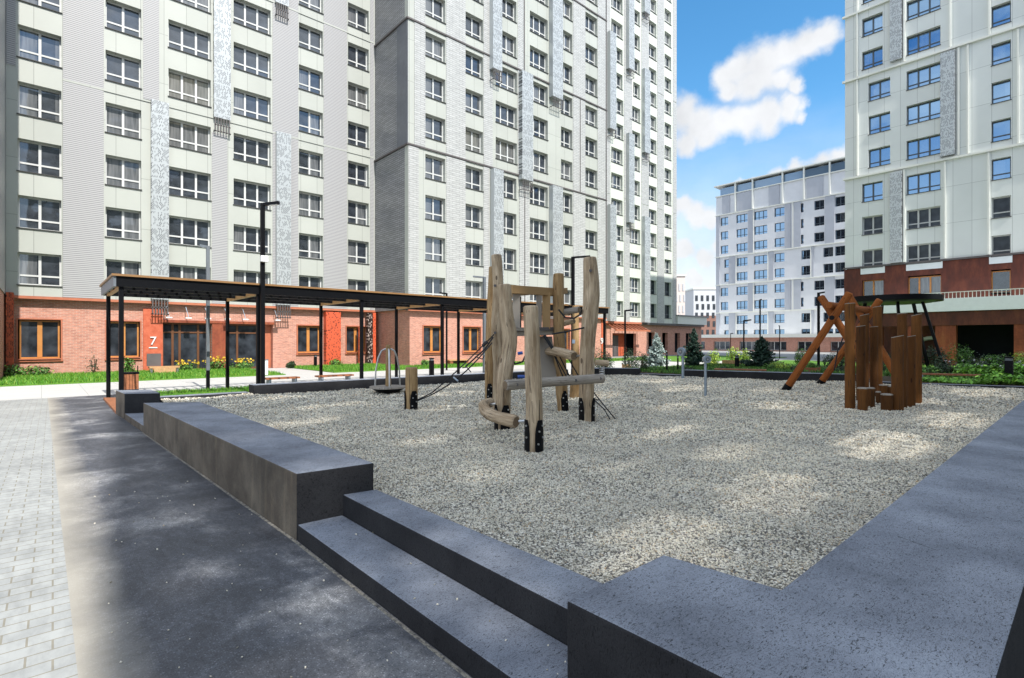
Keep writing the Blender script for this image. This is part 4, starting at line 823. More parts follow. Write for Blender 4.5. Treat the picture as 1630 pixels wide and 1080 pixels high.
p5 = post(898, 653, 889, 436, 17, 17, 6, [(892, 590, 20), (889, 520, 18)], brk=((.1,),), mat='log_brown')
p6 = post(917, 600, 916, 487, 11, 10, 7, None, brk=(), mat='log_brown')
p7 = post(655, 653, 655, 585, 20, 19, 8, None, brk=((.6,), (-1.4,)), mat='log_brown', wob=.04)
p8 = post(915, 632, 916, 600, 18, 16, 9, None, brk=(), mat='log_brown', wob=.05)
# knobs where bolts pass
for (px0, py0, dd) in ((788, 455, p3[2]-.13), (788, 530, p3[2]-.13), (940, 431, p4[2]-.15)):
    a = PD(px0, py0, dd); rel(CF, MB().tube([a, PD(px0, py0, dd-.05)], .03, 8).build('bolt_hole', 'trim_dark'))
# crossing bar, curved low log, upper log
dA, dB = p2[2]-.30, p4[2]-.30
log_between([PD(804, 613.5, dA), PD(880, 608, (dA+dB)/2), PD(960, 602.5, dB)], [rpx(17, dA), rpx(16, dA), rpx(15, dB)], 'crossbar', 'grey_wood', .06, 12)
for t in (.12, .72, .97): 
    a = PD(804+156*t, 614-11.5*t, dA+(dB-dA)*t-.085); rel(CF, MB().tube([a, a+Vector((-s_, -c_, 0))*.02], .028, 8).build('bolt_hole', 'trim_dark'))
dl = p1[2]+.2
log_between([PD(783, 640, p2[2]+.35), PD(770, 646, p2[2]+.1), PD(777, 658, p2[2]-.5), PD(800, 667, dl+.25), PD(822, 672, dl)], [rpx(15, 9.4), rpx(17, 9.2), rpx(18, 8.8), rpx(20, 8), rpx(20, dl)], 'curved_log', 'log_wood', .10, 14, sub=6)
rel(CF, MB().tube([PD(826, 671, dl), PD(840, 670, dl-.05)], .022, 8).build('steel_pin', 'steel')); rel(CF, MB().tube([PD(780, 644, p2[2]+.2), PD(792, 643, p2[2]+.1)], .022, 8).build('steel_pin', 'steel'))
d4 = p4[2]
log_between([PD(868, 562, d4+1.6), PD(878, 559, d4+1.3), PD(895, 562, d4+.7), PD(914, 567, d4+.2)], [rpx(9, 11), rpx(15, 11), rpx(15, 11), rpx(15, 10.6)], 'step_log', 'log_wood', .07, 15)
rel(CF, MB().tube([PD(918, 567, d4+.2), PD(928, 566, d4)], .02, 8).build('steel_pin', 'steel'))
log_between([PD(893, 498, d4+1.6), PD(922, 493, d4+1.1)], [.07, .07], 'step_log', 'grey_wood', .04, 16, n=12)
log_between([PD(888, 518, d4+2.6), PD(914, 511, d4+2.2)], [.06, .07], 'step_log', 'log_wood', .08, 17, n=12)
# tower: platform, roof beam, plank columns, climbing board
dT = 11.6
def qp(a, b, da, db, w, h, name, mat, wd=None):
    rel(CF, MB().beam(PD(a[0], a[1], da), PD(b[0], b[1], db), w, h).build(name, mat, bevel=.008))
qp((812, 461), (877, 465), dT-.9, dT+.2, .14, .17, 'roof_beam', 'log_brown'); qp((812, 468), (862, 463), dT, dT+1.3, .12, .14, 'roof_beam', 'log_brown'); qp((877, 467), (900, 463), dT+.25, dT+1.4, .12, .14, 'roof_beam', 'log_brown')
for (x, y0, y1, w_, dd, mt) in ((869.5, 466, 524, .17, dT+.1, 'log_brown'), (822, 468, 526, .16, dT-.6, 'grey_wood'), (858, 468, 522, .13, dT+1.2, 'grey_wood'), (828, 472, 522, .05, dT-.3, 'black_paint')):
    rel(CF, MB().beam(PD(x, y1, dd), PD(x, y0, dd), w_, w_, up=(s_, c_, 0)).build('tower_plank', mt, bevel=.008))
qp((815, 525), (878, 524), dT-.7, dT+.2, .16, .08, 'platform_edge', 'trim_dark'); qp((815, 532), (878, 530), dT-.7, dT+.2, .10, .10, 'platform_edge', 'grey_wood')
fl = MB(); pts = [PD(812, 530, dT-.9), PD(878, 528, dT+.1), PD(893, 528, dT+1.4), PD(833, 529, dT+1.2)]; zf = pts[1].z
fl.prism(ccw([(p.x, p.y) for p in pts]), zf, zf+.06); rel(CF, fl.build('platform', 'grey_wood'))
bd = MB(); a, b, c2, d2 = PD(858, 536, dT+.25), PD(879, 536, dT+.5), PD(886, 601, dT-.0), PD(860, 603, dT-.3)
bd.v += [tuple(v) for v in (a, b, c2, d2)]+[tuple(v+Vector((s_, c_, 0))*.05) for v in (a, b, c2, d2)]; bd.f += [(0, 3, 2, 1), (4, 5, 6, 7), (0, 1, 5, 4), (1, 2, 6, 5), (2, 3, 7, 6), (3, 0, 4, 7)]; bd.mi += [0]*6
rel(CF, bd.build('climbing_board', 'grey_wood'))
for (x0, y0, x1, y1, w_) in ((866, 534, 884, 562, .13), (884, 568, 902, 600, .05), (888, 562, 908, 602, .05), (880, 560, 896, 600, .05)): qp((x0, y0), (x1, y1), dT-.2, dT-.2, w_, w_*.5, 'strap', 'rope')
# ropes
def rope(pts, r=.014, name='rope', mat='rope', sag=0, par=CF):
    P2 = []
    for (a, b) in zip(pts, pts[1:]):
        a = Vector(a); b = Vector(b)
        for k in range(8): t = k/8; q = a.lerp(b, t); q.z -= sag*4*t*(1-t)*(a-b).length; P2.append(q)
    P2.append(Vector(pts[-1])); o = MB().tube(P2, r, 6).build(name, mat, smooth=True); rel(par, o)
d7, d3 = p7[2], p3[2]-.2
rope([PD(662, 639, d7), PD(690, 627, d7+.2), PD(743, 590, d3-.6), PD(783, 546, d3)], sag=.02); rope([PD(662, 638, d7), PD(688, 625, d7+.3), PD(730, 588, d3), PD(768, 551, d3+.3), PD(786, 533, d3)], sag=.01); rope([PD(741, 584, d3), PD(772, 556, d3), PD(785, 537, d3)], .02)
rope([PD(722, 601, d3-.4), PD(729, 607, d3-.5)], .018, mat='galvanised'); rope([PD(736, 586, d3), PD(743, 585, d3), PD(750, 593, d3)], .012); rope([PD(768, 551, d3), PD(776, 544, d3)], .04); rope([PD(771, 566, d3-.1), PD(768, 572, d3-.1), PD(756, 568, d3-.1)], .012)
rope([PD(805, 551, p2[2]-.1), PD(812, 569, p2[2]-.1), PD(820, 580, p2[2]), PD(832, 576, p2[2]+.1), PD(838, 563, p2[2]+.5)], .016)
rope([PD(889, 493, d4), PD(900, 506, d4), PD(914, 507, d4), PD(925, 500, d4)], .018); rope([PD(879, 532, d4), PD(903, 528, d4-.05), PD(930, 522, d4-.15)], .018)
rope([PD(945, 625, d4), PD(965, 650, d4-.3), P(980, 668, Z=.3)], .012); rope([PD(945, 636, d4), PD(962, 652, d4-.3), P(971, 668, Z=.3)], .012); rope([PD(946, 636, d4), PD(953, 637, d4-.1)], .010); rope([PD(903, 568, d4+1), PD(925, 606, d4+1)], .014)
rope([PD(824, 563, dT+3), PD(832, 562, dT+3)], .05, 'hand_grip', 'blue_plastic'); rope([PD(824, 600, dT+3), PD(866, 599, dT+3)], .05, 'hand_grip', 'blue_plastic')
rel(CF, MB().beam(PD(913, 541, p6[2]-.3), PD(913, 547, p6[2]-.3), .12, .02, up=(s_, c_, 0)).build('notice_plate', 'blue_clad'))

# ================================================================== springer, roundabout, talking tubes
q = P(958, 600, Z=.3); SP = empty('spring_rocker', 'short log rocker on a steel spring just right of the climbing frame', 'spring rocker', loc=q); dd = dep(q)
log_between([PD(947, 577, dd), PD(969, 578.5, dd)], [.13, .13], 'seat_log', 'log_wood', .06, 21, SP, 14)
m = MB(); c0 = PD(957, 584, dd); zt_ = c0.z; m.tube([(q.x+.11*math.cos(t), q.y+.11*math.sin(t), .3+(zt_-.3)*t/31.4) for t in np.linspace(0, 31.4, 70)], .018, 6); rel(SP, m.build('spring', 'steel', smooth=True))
q = P(618, 627, Z=.3); d9 = dep(q); RB = empty('merry_go_round', 'small roundabout with a wooden mast, steel hoops and flat disc on the gravel', 'roundabout', loc=q); k9 = d9/836
zc = .3+.17; rdisc = 29*k9
m = MB().tube([(q.x, q.y, zc), (q.x, q.y, zc+.05)], rdisc, 40); rel(RB, m.build('disc', 'grey_wood'))
m = MB().tube([(q.x, q.y, .28), (q.x, q.y, zc-.002)], [rdisc*.35, rdisc*.92], 30); rel(RB, m.build('hub', 'black_paint'))
log_between([(q.x, q.y, zc+.05), (q.x, q.y, PD(619, 549, d9).z)], [4.5*k9, 3.6*k9], 'mast', 'log_brown', .02, 23, RB, 12)
zt_ = PD(619, 556, d9).z
for a in (0, 2.1, 4.2):
    ca, sa = math.cos(a+2.2), math.sin(a+2.2); rr = rdisc*.78
    m = MB().tube([(q.x+ca*rr, q.y+sa*rr, zc+.05), (q.x+ca*rr*.95, q.y+sa*rr*.95, zc+.5), (q.x+ca*rr*.75, q.y+sa*rr*.75, zt_-.25), (q.x+ca*rr*.5, q.y+sa*rr*.5, zt_-.05), (q.x+ca*rr*.25, q.y+sa*rr*.25, zt_), (q.x, q.y, zt_)], .024, 8); rel(RB, m.build('hoop', 'steel', smooth=True))
for (px0, py0, top, hs_, lb) in ((1087, 603, 560, 7, 'grey metal talking tube on a post, the farther one by the back wall'), (1123, 631, 572, 6, 'grey metal talking tube on a post, the nearer one alone on the gravel')):
    q = P(px0, py0, Z=.3); d9 = dep(q); k9 = d9/836; T = empty('talking_tube', lb, 'play equipment', loc=q); z1 = PD(px0, top, d9).z
    rel(T, [MB().tube([(q.x, q.y, .2), (q.x, q.y, z1)], 2.2*k9, 10).build('pole', 'galvanised', smooth=True)])
    f = Vector((-s_, -c_, 0)); 
    if hs_ == 7: f = Vector((-c_, s_, 0))*.8+f*.5
    c0 = Vector((q.x, q.y, z1))
    rel(T, [MB().tube([c0-f*.10, c0, c0+f*.13, c0+f*.16], [hs_*k9*.55, hs_*k9*.9, hs_*k9, hs_*k9], 18).build('horn', 'galvanised', smooth=True), MB().tube([c0+f*.161, c0+f*.168], hs_*k9*.55, 14).build('mouth', 'lamp_grey'), MB().tube([c0+f*.169, c0+f*.173], hs_*k9*.2, 10).build('grille', 'steel')])

# ================================================================== leaning log frame
SW = empty('swing_frame', 'leaning frame of orange-brown crossed logs with a cross beam', 'swing frame', loc=(19, 5.5, .3))
XA, XB = 17.49, 20.73
def lean_log(p, q_, X, r, seed, parent=SW): return log_between([P(p[0], p[1], X=X), P(q_[0], q_[1], X=X)], [r, r*.95], 'leaning_log', 'stained_wood', .03, seed, parent, 18, 10, .03)
a = P(1250, 621, Z=.3); XA = a.x
for (pa, pb, X, r, sd_) in (((1246, 628), (1353, 466), XA, .112, 31), ((1420, 655), (1306, 472), XA+.28, .110, 32), ((1300, 619), (1401, 477), XB, .115, 33), ((1440, 612), (1351, 470), XB+.28, .112, 34)):
    if sd_ in (32, 34):  # far legs leaning the other way
        top = P(pb[0], pb[1], X=X); bot = Vector((X, 3.9 if sd_ == 32 else 4.15, .1)); o = log_between([bot, top], [r, r*.95], 'leaning_log', 'stained_wood', .03, sd_, SW, 18, 10, .03)
    else:
        o = lean_log(pa, pb, X, r, sd_); b = P(pa[0], pa[1], X=X); t = P(pb[0], pb[1], X=X); dr = (t-b).normalized()
        m = MB().tube([b-dr*.05, b+dr*.36], r*1.07, 16); sh = m.build('metal_shoe', 'black_paint', smooth=True); rel(SW, sh)
za = P(1325, 487, X=XA).z; ya = P(1325, 487, X=XA+.1).y
log_between([(XA-.25, ya, za), (XB+.7, P(1382, 492, X=XB).y, za-.02)], [.11, .11], 'cross_beam', 'stained_wood', .03, 36, SW, 18, 10)
rel(SW, MB().tube([P(1324, 506, X=XA-.17), P(1324, 506, X=XA-.24)], .07, 10).build('bolt', 'black_paint'))
rope([(XB-.7, ya+.1, za-.1), P(1333, 560, X=XB-.7), P(1328, 590, X=XB-.7)], .02, 'hanging_rope', par=SW)

# ================================================================== upright wooden pillars and stumps
PIL = [(1353, 651, 484, 17.5, 'tall thick round wooden pillar at the left front of the right-hand cluster'), (1370, 637, 520, 15, 'dark medium-height pillar directly right of the tall left front one'), (1376, 633, 502, 15, 'second-row pillar rising behind the two medium left ones'), (1391, 632, 521, 13.5, 'medium slim pillar in the middle of the left row, with a light sloping top'), (1397, 630, 489, 15.5, 'tall rear pillar with a pointed top in the middle of the cluster'),
       (1428.5, 654, 536.5, 20, 'shortest and widest front pillar right of the low stumps'), (1436, 650, 500, 16, 'tall pillar standing directly behind the widest front pillar'), (1450.5, 647.5, 536, 13.5, 'medium pillar with a sloping cap in the right row'), (1459, 643, 502, 17, 'tall pillar at the right end of the cluster')]
for i, (px0, py0, pt, wd, lb) in enumerate(PIL):
    q = P(px0, py0, Z=.3); d9 = dep(q); r = rpx(wd*.83, d9); z1 = PD(px0, pt, d9).z
    T = empty('wooden_pillar', lb, 'wooden pillar', 'upright pillars of the wooden cluster', q); n = 22; m = MB(); sl_ = .006+.010*(i % 3); sa = TOCAM+1.0-math.pi/2
    L = 14; pts = [(q.x, q.y, .1+(z1-.1)*k/L) for k in range(L+1)]; m.tube(pts, [r]*(L+1), n, 40+i, .012, cap=0)
    e = L*n
    for k in range(n): v = m.v[e+k]; m.v[e+k] = (v[0], v[1], v[2]+math.cos(2*math.pi*k/n-sa)*sl_)
    o = m.build('shaft', ['pillar_wood'], smooth=True); rel(T, o)
    cm_ = MB(); cm_.v = [m.v[e+k] for k in range(n)]+[(v[0], v[1], v[2]+.014) for v in (m.v[e+k] for k in range(n))]; cm_.f = [tuple(range(n-1, -1, -1)), tuple(range(n, 2*n))]+[(k, (k+1) % n, n+(k+1) % n, n+k) for k in range(n)]; cm_.mi = [0]*(n+2)
    rel(T, cm_.build('cap', 'grey_wood'))
STU = [(1373, 655, 619, 17.5, 'low round stump, left front of the stump group'), (1386, 649, 619, 14, 'low stump just behind the left front stump'), (1398, 642, 625, 9, 'narrow dark stump in the middle of the group'), (1406, 634, 614, 14, 'rear stump with a flat dark top'), (1416, 634, 616, 10, 'rear pale-topped stump beside the flat dark one'), (1411.5, 654.5, 629, 20, 'widest low stump, at the right front of the group')]
for i, (px0, py0, pt, wd, lb) in enumerate(STU):
    q = P(px0, py0, Z=.3); d9 = dep(q); r = rpx(wd*.84, d9); z1 = PD(px0, pt, d9).z
    T = empty('wooden_stump', lb, 'wooden stump', 'low stumps in the pillar cluster', q)
    rel(T, [MB().tube([(q.x, q.y, .1), (q.x, q.y, z1*.5+.1), (q.x, q.y, z1)], [r*.93, r*.96, r], 20, 60+i, .02, cap=0).build('shaft', ['pillar_wood'], smooth=True), MB().tube([(q.x, q.y, z1-.004), (q.x, q.y, z1+.018), (q.x, q.y, z1+.03)], [r, r, r*.7], 20).build('cap', 'grey_wood')])

# ================================================================== round gazebo
q = PD(1416, 478, 30.5); q.z = 0; GZ = empty('round_canopy', 'black round flat canopy on leaning legs behind the wooden pillars', 'gazebo', loc=q); k9 = 30.5/836
zr = PD(1416, 478, 30.5).z
rel(GZ, [MB().tube([(q.x, q.y, zr-.14), (q.x, q.y, zr+.16)], [67*k9, 67*k9], 56).build('roof_disc', 'black_paint', smooth=True), MB().tube([(q.x, q.y, zr-.2), (q.x, q.y, zr-.142)], [55*k9, 58*k9], 48).build('ceiling', 'lamp_grey')])
for i in range(6):
    a = i*math.pi/3+.45; rel(GZ, MB().beam((q.x+math.cos(a)*2.6, q.y+math.sin(a)*2.6, 0), (q.x+math.cos(a)*1.55, q.y+math.sin(a)*1.55, zr-.15), .13, .13).build('leg', 'black_paint'))

# ================================================================== benches, bins, bollards, planters
def slat_bench(c, ux, L, label, wdt=.42, h=.45, legs='galvanised', mat='bench_wood', z0=0):
    c = Vector((c[0], c[1], 0)); u = Vector((ux[0], ux[1], 0)).normalized(); v = Vector((-u.y, u.x, 0)); B = empty('bench', label, 'bench', loc=(c.x, c.y, z0))
    for k in range(4): o_ = (k-1.5)*wdt/4; a = c+v*o_-u*L/2; b = c+v*o_+u*L/2; rel(B, MB().beam((a.x, a.y, z0+h-.03), (b.x, b.y, z0+h-.03), wdt/4-.012, .06).build('slat', mat))
    for t in (-.38, .38): p = c+u*(L*t); a = p+v*wdt*.42; b = p-v*wdt*.42; rel(B, MB().beam((a.x, a.y, z0+h/2-.03), (b.x, b.y, z0+h/2-.03), .08, h-.06).build('leg', legs))
    return B
a, b = P(424, 612, Z=0), P(460, 610, Z=0); slat_bench((6.9, 21.0), (1, 0), 1.25, 'low red-brown backless bench under the pergola, right of the tall lamp post')
slat_bench((9.0, 21.0), (1, 0), 1.5, 'low red-brown backless bench under the pergola, second from the tall lamp post')
q = PD(1178, 588, 23.2); slat_bench((q.x, q.y), (-1.2, 3.4), 2.1, 'long thin wooden bench behind the far concrete wall, below the large dark spruce', z0=.355, h=.26, wdt=.3)
q = P(1505, 600, Z=.7); q = PD(1515, 600, 19.9); slat_bench((q.x, q.y), (.3, -1), 2.4, 'long red-brown plank bench in front of the hostas', z0=.355, h=.25, wdt=.3)
# backed bench by entrance 7
BB = empty('bench', 'dark-backed wooden bench beside the entrance marked 7', 'bench', loc=(5.0, 34.4, 0)); 
for z in (.42,): rel(BB, MB().box(4.35, 5.75, 34.2, 34.75, .36, .45).build('seat', 'blond_wood'))
rel(BB, [MB().box(4.3, 4.95, 34.76, 34.86, .46, 1.15).build('backrest', 'trim_dark'), MB().box(4.4, 4.5, 34.25, 34.7, .05, .358).build('leg', 'steel'), MB().box(5.6, 5.7, 34.25, 34.7, .05, .358).build('leg', 'steel'), MB().box(4.55, 5.55, 34.15, 34.19, .1, .36).build('front_panel', 'blond_wood')])
q = PD(732, 576, 39.6); BC = empty('bench', 'pale wooden bench with back against the brick wall behind the pergola', 'bench', loc=(q.x, q.y, 0))
rel(BC, [MB().box(q.x-.95, q.x+.95, q.y, q.y+.5, .36, .44).build('seat', 'blond_wood'), MB().box(q.x-.95, q.x+.95, q.y+.51, q.y+.58, .46, .95).build('backrest', 'blond_wood'), MB().box(q.x-.85, q.x-.6, q.y+.03, q.y+.45, .05, .358).build('leg', 'bench_wood'), MB().box(q.x+.6, q.x+.85, q.y+.03, q.y+.45, .05, .358).build('leg', 'bench_wood')])
# litter bin
q = PD(207, 610, 19.6); bx, by = q.x, q.y; W_ = .24; BN = empty('litter_bin', 'litter bin with vertical red-brown slats and black rim by the first pergola posts', 'litter bin', loc=(bx, by, 0))
for i in range(5):
    o_ = -W_+W_*2*(i+.5)/5; rel(BN, [MB().box(bx+o_-.042, bx+o_+.042, by-W_-.02, by-W_, .06, .62).build('slat', 'bench_wood'), MB().box(bx-W_-.02, bx-W_, by+o_-.042, by+o_+.042, .06, .62).build('slat', 'bench_wood')])
rel(BN, [MB().box(bx-W_+.002, bx+W_, by-W_+.002, by+W_, .03, .60).build('liner', 'black_paint'), MB().box(bx-W_-.03, bx+W_+.02, by-W_-.03, by+W_+.02, .622, .69).build('rim', 'black_paint'), MB().box(bx+W_-.02, bx+W_+.01, by-.02, by+.02, .69, .92).build('stub_post', 'black_paint')])
def bollard(px0, top, d9, w_, label, mat='black_paint', z0=0):
    q = PD(px0, top, d9); T = empty('bollard_light', label, 'bollard', loc=(q.x, q.y, z0)); r = rpx(w_, d9)
    rel(T, [MB().box(q.x-r, q.x+r, q.y-r, q.y+r, z0, q.z-.14).build('body', mat, bevel=.01), MB().box(q.x-r*.8, q.x+r*.8, q.y-r*.8, q.y+r*.8, q.z-.139, q.z-.05).build('lens', 'lamp_grey'), MB().box(q.x-r*1.05, q.x+r*1.05, q.y-r*1.05, q.y+r*1.05, q.z-.049, q.z).build('cap', mat)])
bollard(687, 570, 28, 6, 'square black bollard on the footpath behind the low stub post'); bollard(502, 565, 36, 4, 'slim black bollard on the lawn before the brick wall left of the red screen'); bollard(1606, 568, 18.5, 10, 'thick black bollard light among the hostas at the right edge', z0=.35)
bollard(1061.5, 561, 25.5, 2.2, 'thin black post right of the pale blue spruce', z0=.35); bollard(1079, 566, 26.5, 2.0, 'thin black post left of the farther talking tube', z0=.35); bollard(1173, 566, 29, 5, 'square black bollard left of the large dark spruce')
BX = empty('sign_box', 'small white utility box standing beside the tall lamp post on the footpath', 'utility box', loc=(8.6, 27, 0)); q = PD(422, 588, 28); rel(BX, [MB().box(q.x-.12, q.x+.12, q.y-.12, q.y+.12, 0, .82).build('cabinet', 'white_plastic', bevel=.02), MB().box(q.x-.14, q.x+.14, q.y-.14, q.y+.14, .822, .86).build('lid', 'lamp_grey')]); 
def planter(px0, pyt, d9, w_, h, label, z0=0, mat='bench_wood'):
    q = PD(px0, pyt, d9); r = rpx(w_, d9); T = empty('planter', label, 'planter', loc=(q.x, q.y, z0)); n = 7
    for i in range(n): x = q.x-r+2*r*(i+.5)/n; rel(T, MB().box(x-r/n+.008, x+r/n-.008, q.y-r, q.y-r+.03, z0, q.z).build('plank', mat)); y = q.y-r+2*r*(i+.5)/n; rel(T, MB().box(q.x-r-.003, q.x-r+.03, y-r/n+.008, y+r/n-.008, z0, q.z-.01).build('plank', mat))
    rel(T, MB().box(q.x-r+.035, q.x+r, q.y-r+.035, q.y+r, z0, q.z-.04).build('soil', 'soil')); return q, r
planter(997, 580, 30, 10, .5, 'small orange-brown wooden planter among the dark clipped shrubs', mat='blond_wood')
planter(1294, 585, 26, 17, .5, 'wooden planter box with bright leaves behind the leaning log frame', z0=.0)
planter(1165, 573, 33, 22, .5, 'pale wooden planter box left of the large dark spruce', mat='blond_wood')

# ================================================================== plants
def leaf_cloud(m, c, rad, n, ls, rng, shell=.55, zmin=None, up=.3):
    for _ in range(n):
        while True:
            v = Vector((rng.uniform(-1, 1), rng.uniform(-1, 1), rng.uniform(-1, 1)))
            if shell < v.length < 1: break
        k = 1+.28*mnoise.noise(v*2.2+Vector(c)); p = Vector(c)+Vector((v.x*rad[0], v.y*rad[1], v.z*rad[2]))*k
        if zmin is not None and p.z < zmin: continue
        nn = (v+Vector((rng.uniform(-.8, .8), rng.uniform(-.8, .8), rng.uniform(-.4, .8)+up))).normalized(); t = nn.orthogonal().normalized(); t.rotate(Matrix.Rotation(rng.uniform(0, 6.28), 3, nn)); b = nn.cross(t); s = ls*rng.uniform(.6, 1.3)
        i = len(m.v); m.v += [tuple(p-t*s), tuple(p+b*s*.45), tuple(p+t*s), tuple(p-b*s*.45)]; m.f.append((i, i+1, i+2, i+3)); m.mi.append(0)
def shrub(px0, pyb, d9, wpx, hpx, mat, label, n=900, ls=.05, z0=None, name='shrub', cat='shrub', flowers=None):
    rng = random.Random(int(px0*7+pyb)); q = PD(px0, pyb, d9); z = q.z if z0 is None else z0; k9 = d9/836; rx = wpx/2*k9; hz = hpx*k9
    T = empty(name, label, cat, loc=(q.x, q.y, z)); m = MB(); nl = max(3, int(4+rx*2))
    for _ in range(nl): 
        cx = q.x+rng.uniform(-.55, .55)*rx*c_; cy = q.y-rng.uniform(-.55, .55)*rx*s_+rng.uniform(-.4, .4)*rx; rr = rx*rng.uniform(.4, .62); hh = hz*rng.uniform(.62, .95)
        leaf_cloud(m, (cx, cy, z+hh*.52), (rr, rr, hh*.5), n//nl, ls, rng)
    if flowers:
        k0 = len(m.f)
        for _ in range(flowers[1]):
            a = Vector((q.x+rng.uniform(-1, 1)*rx*c_, q.y-rng.uniform(-1, 1)*rx*s_, z+hz*rng.uniform(.7, 1.1))); leaf_cloud(m, a, (.05, .05, .04), 8, flowers[2], rng, 0)
        m.mi = [0]*k0+[1]*(len(m.f)-k0)
    rel(T, m.build('foliage', [mat, flowers[0]] if flowers else mat)); s = MB()
    for _ in range(5): a = rng.uniform(0, 6.28); s.tube([(q.x, q.y, z-.05), (q.x+math.cos(a)*rx*.4, q.y+math.sin(a)*rx*.4, z+hz*.6)], .015, 5)
    rel(T, s.build('stem', 'bark'))
    return T
def conifer(px0, d9, ptop, pbase_w, label, mat, z0=0, seed=1, density=1.0, leader=0):
    rng = random.Random(seed); top = PD(px0, ptop, d9); x, y, h = top.x, top.y, top.z-z0; R0 = rpx(pbase_w, d9); T = empty('spruce_tree', label, 'spruce', loc=(x, y, z0))
    rel(T, MB().tube([(x, y, z0), (x, y, z0+h*.5), (x, y, z0+h)], [.07, .045, .008], 8).build('trunk', 'bark'))
    m = MB(); nb = int(150*density)
    for b in range(nb):
        t = ((b+rng.random())/nb)**1.15; zz_ = z0+.10+(h-.12)*t; rr = R0*((1-t)**.72+.02)*rng.uniform(.55, 1.18)*(1+.2*math.sin(t*24)); a = b*2.4+rng.uniform(-.4, .4); d = Vector((math.cos(a), math.sin(a), 0)); sd_ = Vector((-d.y, d.x, 0)); L = max(rr, .06); ns = max(3, int(L/.035))
        for i in range(ns):
            f = (i+.6)/ns; p = Vector((x, y, zz_))+d*(L*f)+Vector((0, 0, -.30*L*f+.28*L*f*f)); wl_ = .26*L*(1.1-f)+.06
            for sg in (-1, 1):
                for _ in range(3):
                    q1 = p+sd_*sg*wl_*rng.uniform(.4, 1.1)+d*wl_*.6*rng.uniform(.2, 1)+Vector((0, 0, rng.uniform(-.10, .06))); e = (q1-p).normalized(); u = e.cross(Vector((rng.uniform(-.9, .9), rng.uniform(-.9, .9), 1))).normalized()*.026
                    i0 = len(m.v); m.v += [tuple(p-u), tuple(p+u), tuple(q1+u*.6), tuple(q1-u*.6)]; m.f.append((i0, i0+1, i0+2, i0+3)); m.mi.append(0)
    for _ in range(14):
        a = rng.uniform(0, 6.28); p = Vector((x, y, z0+h*rng.uniform(.86, 1.0))); q1 = p+Vector((math.cos(a)*.07, math.sin(a)*.07, .07)); u = Vector((0, 0, .012)); i0 = len(m.v); m.v += [tuple(p-u), tuple(p+u), tuple(q1+u), tuple(q1-u)]; m.f.append((i0, i0+1, i0+2, i0+3)); m.mi.append(0)
    rel(T, m.build('crown', mat)); return T
conifer(1045, 31, 531, 46, 'pale blue sunlit spruce in front of the low brick annex', 'blue_needles', seed=3)
conifer(1104, 30.5, 523, 42, 'dark spruce with a pale tip right of the brick annex', 'dark_green_needles', seed=4)
conifer(1212, 29.5, 536, 66, 'large broad dark green spruce in front of the shop row', 'dark_green_needles', seed=5)
shrub(964, 590, 27, 38, 52, 'leaf_dark', 'dark clipped shrub closest to the end of the pergola', 1600, .045, z0=.1)
shrub(1006, 590, 28.5, 40, 46, 'leaf_dark', 'dark clipped shrub behind the small orange-brown planter', 1600, .045, z0=.1)
shrub(1024, 592, 27, 26, 40, 'leaf_dark', 'small dark pointed shrub left of the pale blue spruce', 900, .045, z0=.1)
shrub(1131, 590, 33, 34, 42, 'leaf_lime', 'yellow-green shrub between the two dark spruces', 1100, .06, z0=0); shrub(1166, 580, 37, 26, 30, 'leaf_lime', 'bright yellow-green shrub growing in the pale wooden planter', 700, .06, z0=.3); shrub(1190, 585, 35, 30, 36, 'leaf_lime', 'yellow-green shrub touching the left side of the large spruce', 900, .06, z0=0)
shrub(1244, 588, 27.5, 40, 14, 'leaf_lime', 'low bright green shrub right of the large dark spruce', 700, .045, z0=.36); shrub(1226, 588, 27.5, 24, 10, 'leaf_mid', 'low green plant under the right side of the large spruce', 400, .045, z0=.36)
shrub(1294, 584, 26.4, 20, 10, 'leaf_mid', 'bright leafy plant in the planter behind the log frame', 400, .04, z0=.5)
for i, (a, b, c3, d_, w3, h3, mt, lb) in enumerate([(1275, 585, 30, 900, 40, 40, 'leaf_mid', 'loose olive shrub behind the lower leaning log'), (1325, 588, 29, 900, 46, 34, 'leaf_dark', 'dark shrub between the two leaning logs'), (1490, 590, 31, 1200, 44, 38, 'leaf_dark', 'dark bushy shrub below the rusty pillar'), (1535, 592, 30, 1200, 40, 42, 'leaf_mid', 'green fountain-like shrub before the dark opening'), (1462, 592, 32, 800, 34, 40, 'leaf_dark', 'dark shrub just behind the tall right end pillar'), (1583, 592, 29, 900, 50, 28, 'leaf_mid', 'feathery green shrub left of the thick bollard'), (1622, 584, 27, 900, 40, 38, 'leaf_lime', 'yellow-green variegated shrub above the bollard at the right edge'), (1350, 590, 30, 700, 30, 30, 'leaf_mid', 'green shrub half hidden by the tallest front pillar'), (1420, 592, 30, 700, 40, 30, 'leaf_dark', 'dark shrub seen between the pillars below the canopy')]):
    shrub(a, b, c3, w3, h3, mt, lb, d_, .055, z0=.3)
